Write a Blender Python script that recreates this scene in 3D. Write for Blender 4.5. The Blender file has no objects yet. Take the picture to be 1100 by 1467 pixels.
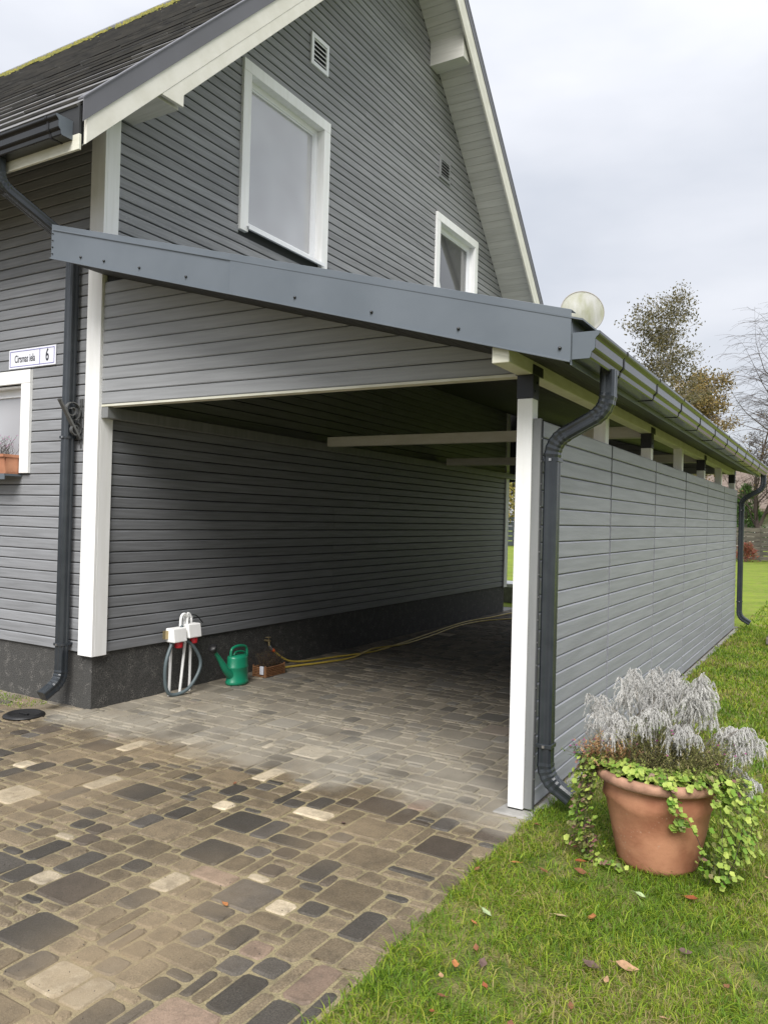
import bpy, bmesh, math, random
import numpy as np
from mathutils import Vector, Matrix
random.seed(7); rng = np.random.default_rng(11)
sc = bpy.context.scene
COL = sc.collection

# ---------------------------------------------------------------- camera
CAM = (5.1676, -4.2311, 1.6)
YAW, PITCH, ROLL, FPX = 0.5324, 0.0071, 0.0261, 1118.8
_f = Vector((-math.sin(YAW)*math.cos(PITCH), math.cos(YAW)*math.cos(PITCH), math.sin(PITCH)))
_r = Vector((math.cos(YAW), math.sin(YAW), 0)); _u = _r.cross(_f)
_r2 = _r*math.cos(ROLL)+_u*math.sin(ROLL); _u2 = _u*math.cos(ROLL)-_r*math.sin(ROLL)
cd = bpy.data.cameras.new('camera'); cam = bpy.data.objects.new('camera', cd); COL.objects.link(cam)
M = Matrix((_r2, _u2, -_f)).transposed().to_4x4(); M.translation = Vector(CAM); cam.matrix_world = M
cd.sensor_fit = 'VERTICAL'; cd.sensor_height = 24; cd.lens = FPX/1467*24; cd.clip_start = 0.05; cd.clip_end = 600
sc.camera = cam

# ---------------------------------------------------------------- light
SUN_EL, SUN_AZ = math.radians(48), math.radians(158)     # azimuth clockwise from +Y
w = bpy.data.worlds.new('World'); sc.world = w; w.use_nodes = True
nt = w.node_tree; nt.nodes.clear()
def wn(t, **k):
    n = nt.nodes.new(t)
    for a, b in k.items(): setattr(n, a, b)
    return n
out = wn('ShaderNodeOutputWorld'); bg = wn('ShaderNodeBackground'); bg.inputs['Strength'].default_value = 0.1
sky = wn('ShaderNodeTexSky', sky_type='NISHITA', sun_disc=False, sun_elevation=SUN_EL, sun_rotation=SUN_AZ)
tc = wn('ShaderNodeTexCoord')
mp = wn('ShaderNodeMapping'); mp.inputs['Scale'].default_value = (1.0, 1.0, 2.6)
nz = wn('ShaderNodeTexNoise'); nz.inputs['Scale'].default_value = 2.1; nz.inputs['Detail'].default_value = 5; nz.inputs['Roughness'].default_value = .5
nt.links.new(tc.outputs['Generated'], mp.inputs[0]); nt.links.new(mp.outputs[0], nz.inputs[0])
cr = wn('ShaderNodeValToRGB'); cr.color_ramp.elements[0].position = .34; cr.color_ramp.elements[1].position = .66
cr.color_ramp.elements[0].color = (.66, .69, .755, 1); cr.color_ramp.elements[1].color = (.90, .91, .955, 1)
nt.links.new(nz.outputs['Fac'], cr.inputs[0])
sp = wn('ShaderNodeSeparateXYZ'); nt.links.new(tc.outputs['Generated'], sp.inputs[0])
ma = wn('ShaderNodeMapRange'); ma.inputs[1].default_value = 0.0; ma.inputs[2].default_value = 1.0; ma.inputs[3].default_value = 4.9; ma.inputs[4].default_value = 9.2
nt.links.new(sp.outputs['Z'], ma.inputs[0])
vs = wn('ShaderNodeVectorMath', operation='SCALE'); nt.links.new(cr.outputs[0], vs.inputs[0]); nt.links.new(ma.outputs[0], vs.inputs['Scale'])
mx = wn('ShaderNodeMixRGB'); mx.inputs[0].default_value = .9
nt.links.new(sky.outputs[0], mx.inputs[1]); nt.links.new(vs.outputs[0], mx.inputs[2])
nt.links.new(mx.outputs[0], bg.inputs[0]); nt.links.new(bg.outputs[0], out.inputs[0])
sd = bpy.data.lights.new('sun', 'SUN'); sd.energy = 2.8; sd.angle = math.radians(35); sd.color = (1, .97, .93)
so = bpy.data.objects.new('sun', sd); COL.objects.link(so)
sdir = Vector((math.sin(SUN_AZ)*math.cos(SUN_EL), math.cos(SUN_AZ)*math.cos(SUN_EL), math.sin(SUN_EL)))
so.rotation_euler = sdir.to_track_quat('Z', 'Y').to_euler(); so.location = (6, -8, 12)
vsx = sc.view_settings; vsx.view_transform = 'Standard'; vsx.look = 'None'; vsx.gamma = 1; vsx.exposure = 0.76; vsx.use_curve_mapping = False

# ---------------------------------------------------------------- materials
def mat(name, col, rough=.6, metal=0, spec=.5, var=0.0, bump=0.0, bscale=60, stretch=(1,1,1), col2=None, nscale=6, objvar=0.0, detail=4, spots=None):
    """procedural surface: base colour + two noises in world position + relief; objvar = tone difference from piece to piece"""
    m = bpy.data.materials.new(name); m.use_nodes = True; t = m.node_tree; N = t.nodes; L = t.links
    p = N['Principled BSDF']; p.inputs['Roughness'].default_value = rough; p.inputs['Metallic'].default_value = metal
    p.inputs['Specular IOR Level'].default_value = spec
    g = N.new('ShaderNodeNewGeometry'); mpn = N.new('ShaderNodeMapping'); mpn.inputs['Scale'].default_value = stretch
    L.new(g.outputs['Position'], mpn.inputs[0])
    n1 = N.new('ShaderNodeTexNoise'); n1.inputs['Scale'].default_value = nscale; n1.inputs['Detail'].default_value = detail
    oi = N.new('ShaderNodeObjectInfo')
    ofs = N.new('ShaderNodeVectorMath'); ofs.operation = 'ADD'; sc_ = N.new('ShaderNodeVectorMath'); sc_.operation = 'SCALE'; sc_.inputs[0].default_value = (7.3, 3.1, 5.7)
    L.new(oi.outputs['Random'], sc_.inputs['Scale']); L.new(mpn.outputs[0], ofs.inputs[0]); L.new(sc_.outputs[0], ofs.inputs[1])
    L.new(ofs.outputs[0], n1.inputs[0])
    mixc = N.new('ShaderNodeMixRGB'); mixc.inputs[1].default_value = (*col, 1); mixc.inputs[2].default_value = (*(col2 or [c*(1-var) for c in col]), 1)
    mr = N.new('ShaderNodeMapRange'); mr.inputs[1].default_value = .35; mr.inputs[2].default_value = .65; L.new(n1.outputs['Fac'], mr.inputs[0]); L.new(mr.outputs[0], mixc.inputs[0])
    last = mixc.outputs[0]
    if objvar:
        a = N.new('ShaderNodeMapRange'); a.inputs[3].default_value = 1-objvar; a.inputs[4].default_value = 1+objvar; L.new(oi.outputs['Random'], a.inputs[0])
        s = N.new('ShaderNodeVectorMath'); s.operation = 'SCALE'; L.new(last, s.inputs[0]); L.new(a.outputs[0], s.inputs['Scale']); last = s.outputs[0]
    if spots:   # (scale, threshold, colour)
        v = N.new('ShaderNodeTexVoronoi'); v.inputs['Scale'].default_value = spots[0]; L.new(mpn.outputs[0] if spots[3] else g.outputs['Position'], v.inputs[0])
        c = N.new('ShaderNodeMapRange'); c.inputs[1].default_value = spots[1]; c.inputs[2].default_value = spots[1]*.6; c.inputs[3].default_value = 0; c.inputs[4].default_value = 1
        L.new(v.outputs['Distance'], c.inputs[0])
        n3 = N.new('ShaderNodeTexNoise'); n3.inputs['Scale'].default_value = spots[0]*.12; L.new(g.outputs['Position'], n3.inputs[0])
        c3 = N.new('ShaderNodeMapRange'); c3.inputs[1].default_value = .52; c3.inputs[2].default_value = .62; L.new(n3.outputs['Fac'], c3.inputs[0])
        mu = N.new('ShaderNodeMath'); mu.operation = 'MULTIPLY'; L.new(c.outputs[0], mu.inputs[0]); L.new(c3.outputs[0], mu.inputs[1])
        m3 = N.new('ShaderNodeMixRGB'); L.new(mu.outputs[0], m3.inputs[0]); L.new(last, m3.inputs[1]); m3.inputs[2].default_value = (*spots[2], 1); last = m3.outputs[0]
    L.new(last, p.inputs['Base Color'])
    if bump:
        n2 = N.new('ShaderNodeTexNoise'); n2.inputs['Scale'].default_value = bscale; n2.inputs['Detail'].default_value = 3; L.new(mpn.outputs[0], n2.inputs[0])
        b = N.new('ShaderNodeBump'); b.inputs['Strength'].default_value = bump; b.inputs['Distance'].default_value = .004; L.new(n2.outputs['Fac'], b.inputs['Height']); L.new(b.outputs[0], p.inputs['Normal'])
    return m
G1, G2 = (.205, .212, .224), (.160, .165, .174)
wood_y = mat('grey_paint_grain_y_shaded', G1, .55, bump=.35, bscale=14, stretch=(20, 1.2, 24), col2=G2, nscale=2.2, objvar=.10, spots=(9, .10, (.62, .62, .6), True))  # house paint darkened to imitate shade under the carport roof
wood_x = mat('grey_paint_grain_x_lit', (.270, .278, .292), .55, bump=.35, bscale=14, stretch=(1.2, 20, 24), col2=(.215, .22, .23), nscale=2.2, objvar=.10)  # same house paint, lightened to imitate brighter light on the front wall
wood_dy = mat('grey_paint_weathered_lit', (.268, .272, .282), .55, bump=.35, bscale=14, stretch=(20, 1.2, 24), col2=(.205, .207, .213), nscale=2.2, objvar=.12, spots=(7, .15, (.55, .55, .52), True))  # same paint with bleached flecks, lightened for the open light above the carport
panel_m = mat('pale_grey_panel_paint', (.345, .352, .385), .5, bump=.25, bscale=14, stretch=(20, 1.0, 18), col2=(.285, .292, .320), nscale=1.8, objvar=.05)
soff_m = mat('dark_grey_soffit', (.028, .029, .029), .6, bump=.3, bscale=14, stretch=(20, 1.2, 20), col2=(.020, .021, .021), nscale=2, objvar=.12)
trim_g = mat('grey_trim', (.22, .225, .225), .5, bump=.2, bscale=14, stretch=(14, 14, 1), col2=(.18, .185, .185), nscale=2)
backing = mat('dark_backing', (.03, .032, .035), .8)
white = mat('white_paint', (.88, .88, .875), .5, bump=.15, bscale=16, stretch=(10, 10, 1), col2=(.82, .82, .80), nscale=2, objvar=.02)
cream = mat('cream_weathered_paint', (.74, .72, .65), .6, bump=.3, bscale=10, stretch=(1.5, 3, 3), col2=(.67, .65, .57), nscale=2, spots=(3.5, .07, (.30, .22, .14), False))
soffit_w = mat('white_soffit', (.62, .61, .56), .6, bump=.2, bscale=12, stretch=(1, 18, 18), col2=(.54, .53, .48), nscale=2, objvar=.05)
beamw = mat('beam_cream', (.70, .69, .60), .55, bump=.2, bscale=12, stretch=(2, 2, 8), col2=(.62, .61, .50), nscale=3)
upvc = mat('window_plastic', (.82, .83, .85), .3)
flash = mat('anthracite_sheet', (.128, .148, .170), .42, spec=.5, col2=(.108, .127, .147), nscale=2.5, detail=7, bump=.25, bscale=1.2)
flash2 = mat('roof_flashing', (.135, .135, .15), .45, spec=.4, col2=(.12, .12, .13), nscale=1.5)
pipe_m = mat('anthracite_pipe', (.022, .027, .033), .26, spec=.6, col2=(.032, .038, .044), nscale=9)
gut_m = mat('dark_gutter', (.010, .011, .012), .18, spec=.55, col2=(.018, .019, .018), nscale=6)
steel = mat('black_bracket_steel', (.02, .021, .023), .4, metal=.3)
iron = mat('wrought_iron', (.13, .132, .13), .45, metal=.2, var=.3, nscale=30)
fascia_dirt = None
screw_m = mat('screw_steel', (.5, .5, .5), .3, metal=.9)
plinth_m = mat('speckled_plinth_render', (.030, .030, .029), .75, bump=1.0, bscale=110, col2=(.085, .083, .078), nscale=120, detail=2, spots=(95, .42, (.20, .19, .175), False))
roof_m = mat('slate_course', (.13, .13, .13), .5, bump=.5, bscale=30, col2=(.18, .175, .165), nscale=5)
moss_m = mat('yellow_moss', (.24, .21, .03), .95, bump=1, bscale=60, col2=(.09, .10, .025), nscale=25)
terra = mat('terracotta', (.52, .245, .14), .75, bump=.35, bscale=50, col2=(.33, .13, .07), nscale=6, detail=8, spots=(60, .25, (.50, .30, .21), False))
terra_rim = mat('terracotta_weathered_rim', (.48, .27, .18), .85, bump=.6, bscale=60, col2=(.24, .13, .085), nscale=11, detail=8)
soil_m = mat('soil', (.035, .025, .018), .95, bump=1, bscale=80, var=.4)
green_pl = mat('green_plastic', (.01, .22, .12), .35, spec=.5, col2=(.012, .19, .10), nscale=8)
black_pl = mat('black_plastic', (.012, .012, .013), .45)
red_pl = mat('red_plastic', (.5, .02, .03), .35)
orange_pl = mat('orange_plastic', (.8, .12, .02), .4)
hose_y = mat('yellow_hose', (.62, .46, .08), .4, var=.2, nscale=20)
hose_g = mat('grey_hose', (.10, .13, .14), .45, var=.2)
wicker = mat('wicker', (.28, .14, .06), .7, bump=.8, bscale=60, col2=(.18, .08, .035), nscale=40)
brass = mat('brass', (.45, .36, .2), .35, metal=.8)
paper = mat('paper_tag', (.6, .62, .68), .6)
sign_w = mat('enamel_white', (.80, .81, .86), .3)
ink = mat('sign_ink', (.02, .022, .03), .5)
ink_b = mat('sign_blue_line', (.10, .09, .45), .5)
dish_m = mat('dish_enamel', (.36, .36, .33), .5, col2=(.24, .245, .16), nscale=7, stretch=(1.5, 1.5, .35))
oldwood = mat('weathered_fence_wood', (.20, .175, .14), .8, bump=.5, bscale=10, stretch=(1, 8, 12), col2=(.10, .09, .075), nscale=3, objvar=.2)
barnroof = mat('brown_thatch', (.14, .105, .085), .9, bump=.8, bscale=12, col2=(.19, .15, .125), nscale=3)
barnwall = mat('barn_wall', (.42, .40, .37), .9, col2=(.3, .27, .24), nscale=2)
barkm = mat('bark', (.10, .085, .07), .9, bump=.6, bscale=20, var=.4)
birchm = mat('birch_bark', (.50, .47, .42), .8, col2=(.16, .14, .12), nscale=4)
twig = mat('twig', (.085, .062, .052), .9, var=.3)
redtwig = mat('reddish_twig', (.30, .17, .14), .9, var=.2)
concrete = mat('concrete', (.34, .33, .31), .85, bump=.5, bscale=60, col2=(.22, .215, .20), nscale=8)
glass_m = bpy.data.materials.new('window_glass'); glass_m.use_nodes = True
_p = glass_m.node_tree.nodes['Principled BSDF']; _p.inputs['Base Color'].default_value = (.40, .40, .42, 1); _p.inputs['Roughness'].default_value = .03; _p.inputs['IOR'].default_value = 2.6
_t = glass_m.node_tree; _n = _t.nodes.new('ShaderNodeTexNoise'); _n.inputs['Scale'].default_value = 1.1; _g = _t.nodes.new('ShaderNodeNewGeometry'); _t.links.new(_g.outputs['Position'], _n.inputs[0])
_rmp = _t.nodes.new('ShaderNodeValToRGB'); _rmp.color_ramp.elements[0].position = .35; _rmp.color_ramp.elements[1].position = .65; _rmp.color_ramp.elements[0].color = (.34, .335, .345, 1); _rmp.color_ramp.elements[1].color = (.46, .46, .48, 1)  # soft pale tones paint reflections into the pane colour
_t.links.new(_n.outputs['Fac'], _rmp.inputs[0]); _t.links.new(_rmp.outputs[0], _t.nodes['Principled BSDF'].inputs['Base Color'])
_b = _t.nodes.new('ShaderNodeBump'); _b.inputs['Strength'].default_value = .04; _b.inputs['Distance'].default_value = .05; _t.links.new(_n.outputs['Fac'], _b.inputs['Height']); _t.links.new(_b.outputs[0], _t.nodes['Principled BSDF'].inputs['Normal'])
glass_d = bpy.data.materials.new('window_glass_dark'); glass_d.use_nodes = True
_p = glass_d.node_tree.nodes['Principled BSDF']; _p.inputs['Base Color'].default_value = (.10, .10, .10, 1); _p.inputs['Roughness'].default_value = .03; _p.inputs['IOR'].default_value = 2.2

def leafmat(name, a, b, rough=.55, trans=.25):
    m = bpy.data.materials.new(name); m.use_nodes = True; t = m.node_tree; N = t.nodes; L = t.links; p = N['Principled BSDF']
    at = N.new('ShaderNodeAttribute'); at.attribute_name = 'rnd'; oi = N.new('ShaderNodeObjectInfo')
    ad = N.new('ShaderNodeMath'); ad.operation = 'ADD'; L.new(at.outputs['Fac'], ad.inputs[0]); L.new(oi.outputs['Random'], ad.inputs[1])
    fr = N.new('ShaderNodeMath'); fr.operation = 'FRACT'; L.new(ad.outputs[0], fr.inputs[0])
    mixc = N.new('ShaderNodeMixRGB'); mixc.inputs[1].default_value = (*a, 1); mixc.inputs[2].default_value = (*b, 1); L.new(fr.outputs[0], mixc.inputs[0])
    L.new(mixc.outputs[0], p.inputs['Base Color']); p.inputs['Roughness'].default_value = rough; p.inputs['Specular IOR Level'].default_value = .3
    if trans:
        tr = N.new('ShaderNodeBsdfTranslucent'); L.new(mixc.outputs[0], tr.inputs[0]); ms = N.new('ShaderNodeMixShader'); ms.inputs[0].default_value = trans
        L.new(p.outputs[0], ms.inputs[1]); L.new(tr.outputs[0], ms.inputs[2]); L.new(ms.outputs[0], N['Material Output'].inputs[0])
    return m

# ---------------------------------------------------------------- object helpers
def tag(o, label=None, cat=None, group=None, kind=None):
    if label: o['label'] = label
    if cat: o['category'] = cat
    if group: o['group'] = group
    if kind: o['kind'] = kind
    return o
def thing(name, label, cat, loc=(0, 0, 0), group=None):
    o = bpy.data.objects.new(name, None); o.empty_display_size = .1; o.location = loc; COL.objects.link(o)
    return tag(o, label, cat, group)
def link(name, me, parent=None, loc=None, rot=None, scale=None):
    o = bpy.data.objects.new(name, me); COL.objects.link(o)
    if parent is not None: o.parent = parent
    if loc is not None: o.location = loc
    if rot is not None: o.rotation_euler = rot
    if scale is not None: o.scale = scale
    return o
class MB:
    def __init__(s): s.v = []; s.f = []; s.mi = []; s.sm = []
    def add(s, vs, fs, mi=0, smooth=False):
        b = len(s.v); s.v += [tuple(v) for v in vs]; s.f += [tuple(b+i for i in f) for f in fs]; s.mi += [mi]*len(fs); s.sm += [smooth]*len(fs)
    def box(s, a, b, mi=0):
        x0, y0, z0 = [min(a[i], b[i]) for i in range(3)]; x1, y1, z1 = [max(a[i], b[i]) for i in range(3)]
        s.add([(x0,y0,z0),(x1,y0,z0),(x1,y1,z0),(x0,y1,z0),(x0,y0,z1),(x1,y0,z1),(x1,y1,z1),(x0,y1,z1)],
              [(0,3,2,1),(4,5,6,7),(0,1,5,4),(1,2,6,5),(2,3,7,6),(3,0,4,7)], mi)
        return s
    def prism(s, pts, d, mi=0):          # pts: closed polygon of 3D points, d: extrusion vector
        n = len(pts); p = [Vector(q) for q in pts]; d = Vector(d)
        s.add([*p, *[q+d for q in p]], [tuple(range(n))[::-1], tuple(range(n, 2*n))] + [(i, (i+1) % n, n+(i+1) % n, n+i) for i in range(n)], mi)
        return s
    def tube(s, pts, r, n=8, mi=0, caps=True, smooth=True):
        P = [Vector(p) for p in pts]; rr = r if hasattr(r, '__len__') else [r]*len(P)
        nr = None; rings = []
        for i, p in enumerate(P):
            t = (P[min(i+1, len(P)-1)]-P[max(i-1, 0)]).normalized()
            if nr is None: nr = t.orthogonal().normalized()
            nr = (nr-t*nr.dot(t)); nr = nr.normalized() if nr.length > 1e-6 else t.orthogonal().normalized()
            bn = t.cross(nr); rings.append([p+(nr*math.cos(2*math.pi*k/n)+bn*math.sin(2*math.pi*k/n))*rr[i] for k in range(n)])
        vs = [q for r_ in rings for q in r_]; fs = []
        for i in range(len(P)-1):
            for k in range(n): fs.append((i*n+k, i*n+(k+1) % n, (i+1)*n+(k+1) % n, (i+1)*n+k))
        s.add(vs, fs, mi, smooth)
        if caps: s.add(rings[0], [tuple(range(n))[::-1]], mi); s.add(rings[-1], [tuple(range(n))], mi)
        return s
    def lathe(s, prof, c=(0, 0, 0), n=32, mi=0, sx=1, sy=1, smooth=True):
        vs = []; fs = []
        for (r, z) in prof:
            for k in range(n): a = 2*math.pi*k/n; vs.append((c[0]+r*sx*math.cos(a), c[1]+r*sy*math.sin(a), c[2]+z))
        for i in range(len(prof)-1):
            for k in range(n): fs.append((i*n+k, i*n+(k+1) % n, (i+1)*n+(k+1) % n, (i+1)*n+k))
        s.add(vs, fs, mi, smooth); return s
    def mesh(s, name, mats, bevel=0):
        me = bpy.data.meshes.new(name); me.from_pydata(s.v, [], s.f)
        for m in (mats if isinstance(mats, (list, tuple)) else [mats]): me.materials.append(m)
        me.polygons.foreach_set('material_index', s.mi); me.polygons.foreach_set('use_smooth', s.sm)
        me.update(); return me
    def build(s, name, mats, parent=None, bevel=0, loc=None):
        me = s.mesh(name, mats)
        bm = bmesh.new(); bm.from_mesh(me); bmesh.ops.recalc_face_normals(bm, faces=bm.faces); bm.to_mesh(me); bm.free()
        o = link(name, me, parent, loc)
        if bevel:
            b = o.modifiers.new('edge', 'BEVEL'); b.width = bevel; b.segments = 2; b.limit_method = 'ANGLE'; b.angle_limit = math.radians(35)
        return o
def boxo(name, a, b, m, parent, bevel=.003): return MB().box(a, b).build(name, m, parent, bevel)

# weatherboard: one unit-long profile mesh, scaled along its length for each board
def board_mesh(axis, pitch, th, gap, m, out=1):
    g = gap/2; e = .008
    pr = [(0, g), (th-.004, g), (th, g+e*.6), (th, pitch-g-e), (th-.006, pitch-g), (0, pitch-g)]
    vs = []
    for u in (0, 1):
        for (d, z) in pr: vs.append((d*out, u, z) if axis == 'y' else (u, d*out, z))
    n = 6; fs = [tuple(range(n)), tuple(range(n, 2*n))[::-1]]+[(i, n+i, n+(i+1) % n, (i+1) % n) for i in range(n)]
    me = bpy.data.meshes.new('board'); me.from_pydata(vs, [], fs); me.materials.append(m)
    bm = bmesh.new(); bm.from_mesh(me); bmesh.ops.recalc_face_normals(bm, faces=bm.faces); bm.to_mesh(me); bm.free()
    return me
def boards(me, axis, parent, plane, z, spans):
    for (a, b) in spans:
        if b-a < .03: continue
        jit = random.uniform(-.0012, .0012)
        if axis == 'y': link('board', me, parent, (plane+jit, a, z), None, (1, b-a, 1))
        else: link('board', me, parent, (a, plane+jit, z), None, (b-a, 1, 1))
def cut(span, holes):
    r = [span]
    for (h0, h1) in holes:
        nr = []
        for (a, b) in r:
            if h1 <= a or h0 >= b: nr.append((a, b))
            else:
                if h0 > a: nr.append((a, h0))
                if h1 < b: nr.append((h1, b))
        r = nr
    return r
def sweep(mb, prof, path, side, mi=0, scales=None, cap=True, smooth=False):
    """closed profile (u along side, v across) swept along a path lying in the plane normal to side"""
    P = [Vector(p) for p in path]; b = Vector(side).normalized(); n = len(prof); vs = []; fs = []
    for i, p in enumerate(P):
        t1 = (P[i]-P[i-1]).normalized() if i else None; t2 = (P[i+1]-P[i]).normalized() if i < len(P)-1 else None
        t = ((t1 or t2)+(t2 or t1)).normalized(); k = 1/max(.5, t.dot(t1 or t2))
        nn = t.cross(b).normalized(); s = scales[i] if scales else 1
        for (u, v) in prof: vs.append(p+b*u*s+nn*v*s*k)
    for i in range(len(P)-1):
        for k in range(n): fs.append((i*n+k, i*n+(k+1) % n, (i+1)*n+(k+1) % n, (i+1)*n+k))
    mb.add(vs, fs, mi, smooth)
    if cap: mb.add(vs[:n], [tuple(range(n))], mi); mb.add(vs[-n:], [tuple(range(n))], mi)
def pipe_profile(w, d, r=.012, flutes=True):   # w along side vector, d across
    pts = []
    def edge(a, b, nrm):
        k = 5; 
        for i in range(k+1):
            t = i/k; x = a[0]+(b[0]-a[0])*t; y = a[1]+(b[1]-a[1])*t
            o = -.0025 if flutes and i in (2, 3) else 0
            pts.append((x+nrm[0]*o, y+nrm[1]*o))
    W, D = w/2, d/2
    edge((-W+r, -D), (W-r, -D), (0, -1)); edge((W, -D+r), (W, D-r), (1, 0)); edge((W-r, D), (-W+r, D), (0, 1)); edge((-W, D-r), (-W, -D+r), (-1, 0))
    return pts
def bend(path, seg=6, rad=.10):
    """round the inner corners of a polyline; returns points and crimp scales"""
    P = [Vector(p) for p in path]; out = [P[0]]; scl = [1]
    for i in range(1, len(P)-1):
        a = (P[i-1]-P[i]).normalized(); b = (P[i+1]-P[i]).normalized(); A = P[i]+a*rad; B = P[i]+b*rad
        for k in range(seg*2+1):
            t = k/(seg*2); q = A*(1-t)**2+P[i]*2*t*(1-t)+B*t*t; out.append(q); scl.append(1.05 if k % 2 else .985)
    out.append(P[-1]); scl.append(1); return out, scl

# ================================================================ HOUSE
YC, HW, RO = 4.48, 8.78, 4.79            # ridge line, gable width, soffit plane offset (z = y + RO)
def roofz(y, off): return (y if y < YC else 2*YC-y)+off
house = thing('house', 'grey weatherboarded house with steep gable, white window frames and dark speckled plinth', 'house')
MB().box((-9, 0, -.3), (-.001, HW, .44)).build('plinth', plinth_m, house)
PITCH_B = .0905
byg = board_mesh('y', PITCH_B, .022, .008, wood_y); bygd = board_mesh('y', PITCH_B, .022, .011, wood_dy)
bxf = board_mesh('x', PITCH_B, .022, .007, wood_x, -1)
WIN = [(1.56, 3.04, 4.38, 6.06), (5.75, 7.20, 4.38, 6.03)]
gw = MB()
def gstrip(a, b, z0=None, z1=None):
    z0 = .441 if z0 is None else z0
    pts = [(-.16, a, z0), (-.16, b, z0)]
    if z1 is None:
        pts += [(-.16, b, roofz(b, RO+.1))]+([(-.16, YC, YC+RO+.1)] if a < YC < b else [])+[(-.16, a, roofz(a, RO+.1))]
    else: pts += [(-.16, b, z1), (-.16, a, z1)]
    gw.prism(pts, (.159, 0, 0))
gstrip(0, 1.66); gstrip(1.66, 2.94, None, 4.46); gstrip(1.66, 2.94, 5.96); gstrip(2.94, 5.85); gstrip(5.85, 7.10, None, 4.46); gstrip(5.85, 7.10, 5.93); gstrip(7.10, HW)
gable = gw.build('gable_wall', backing, house)
VENTS = [(2.65, 2.98, 6.57, 6.92), (5.81, 6.15, 6.55, 6.86)]
k = 0; z = .445
while z < YC+RO-.1:
    y0 = max(.10, z+.045-RO-.02); y1 = min(HW-.12, 2*YC-(z+.045-RO)+.02)
    holes = [(a, b) for (a, b, c, d) in WIN if z+PITCH_B > c+.03 and z < d-.03]
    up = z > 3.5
    sp = cut((y0, y1), holes); sp2 = []
    for (a, b) in sp:       # long runs are made of two lengths butted end to end
        if b-a > 5: s = a+(b-a)*random.choice((.38, .5, .62)); sp2 += [(a, s-.001), (s+.001, b)]
        else: sp2.append((a, b))
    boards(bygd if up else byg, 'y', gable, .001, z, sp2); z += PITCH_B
fw = MB(); FWX = (-.94, -2.10, 2.0, 2.66)
fw.box((-.16, .001, .441), (-.94, .15, 4.75)); fw.box((-.94, .001, .441), (-2.10, .15, 1.97)); fw.box((-.94, .001, 2.68), (-2.10, .15, 4.75)); fw.box((-2.10, .001, .441), (-9, .15, 4.75))
front = fw.build('front_wall', backing, house)
z = .445
while z < 4.7:
    boards(bxf, 'x', front, -.001, z, cut((-5.5, -.12), [(-2.2, -.84)] if z+PITCH_B > 1.92 and z < 2.74 else [])); z += PITCH_B
MB().box((-8.99, .2, .441), (-8.85, HW, 4.7)).box((-8.85, HW-.15, .441), (-.2, HW, 4.7)).build('back_wall', trim_g, house)
# corner trims
MB().box((-.12, -.047, .43), (.047, -.022, 4.75)).box((.0225, -.022, .43), (.047, .10, 4.93)).build('corner_trim', white, house, .003)
MB().box((.0225, HW-.12, .43), (.047, HW, 5.1)).box((-.1, HW, .43), (.047, HW+.025, 5.1)).build('corner_trim', white, house, .003)
# windows on the gable
def gable_window(y0, y1, z0, z1, gl, cur=False):
    c = .115
    m = MB(); m.box((.002, y0, z0), (.052, y0+c, z1-c)).box((.002, y1-c, z0), (.052, y1, z1-c)).box((.002, y0, z1-c), (.054, y1, z1))
    r = .018; a, b, zb, zt = y0+c-.004, y1-c+.004, z0+.07, z1-c+.004
    m.box((-.10, a-r, zb), (.0015, a, zt)).box((-.10, b, zb), (.0015, b+r, zt)).box((-.10, a-r, zt), (.0015, b+r, zt+r)).box((-.10, a-r, zb-r), (.0015, b+r, zb))
    o = m.build('window', white, house, .003)
    s = .062; q = MB(); q.box((-.10, a, zb), (-.045, a+s, zt)).box((-.10, b-s, zb), (-.045, b, zt)).box((-.10, a+s, zt-s), (-.045, b-s, zt)).box((-.10, a+s, zb), (-.045, b-s, zb+s))
    e = .018; q.box((-.095, a+s, zb+s), (-.055, a+s+e, zt-s)).box((-.095, b-s-e, zb+s), (-.055, b-s, zt-s)).box((-.095, a+s+e, zt-s-e), (-.055, b-s-e, zt-s)).box((-.095, a+s+e, zb+s), (-.055, b-s-e, zb+s+e))
    q.build('sash', upvc, o, .003)
    MB().box((-.085, a+s+e, zb+s+e), (-.070, b-s-e, zt-s-e)).build('pane', gl, o)
    sl = MB(); sl.prism([(-.045, a-.02, zb-.004), (-.045, a-.02, zb+.012), (.085, a-.02, zb-.016), (.085, a-.02, zb-.05), (.078, a-.02, zb-.05), (.078, a-.02, zb-.024)], (0, b-a+.04, 0)).build('sill', upvc, o)
    if cur: MB().prism([(-.066, a+s+e, zb+s+e), (-.066, a+.50, zb+s+e), (-.066, a+s+e, zb+1.0)], (.003, 0, 0)).build('curtain', white, o)
    return o
gable_window(*WIN[0], glass_m); gable_window(*WIN[1], glass_d, True)
# front window
m = MB(); m.box((-.94, -.052, 1.90), (-.82, -.022, 2.67)).box((-2.22, -.052, 1.90), (-2.10, -.022, 2.67)).box((-2.22, -.054, 2.67), (-.82, -.022, 2.785))
m.box((-.958, -.021, 1.99), (-.94, .10, 2.66)).box((-2.10, -.021, 1.99), (-2.082, .10, 2.66)).box((-2.10, -.021, 2.642), (-.94, .10, 2.66))
fwin = m.build('window', white, house, .003)
MB().box((-1.02, .05, 1.99), (-.958, .10, 2.60)).box((-2.082, .05, 2.575), (-.958, .10, 2.642)).box((-2.082, .05, 1.99), (-1.02, .10, 2.05)).build('sash', upvc, fwin, .003)
MB().box((-2.082, .07, 2.05), (-1.02, .085, 2.575)).build('pane', glass_m, fwin)
MB().box((-2.2, -.19, 1.872), (-.93, .05, 1.888)).box((-2.2, -.19, 1.84), (-.93, -.182, 1.872)).build('sill', flash, fwin)
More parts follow.
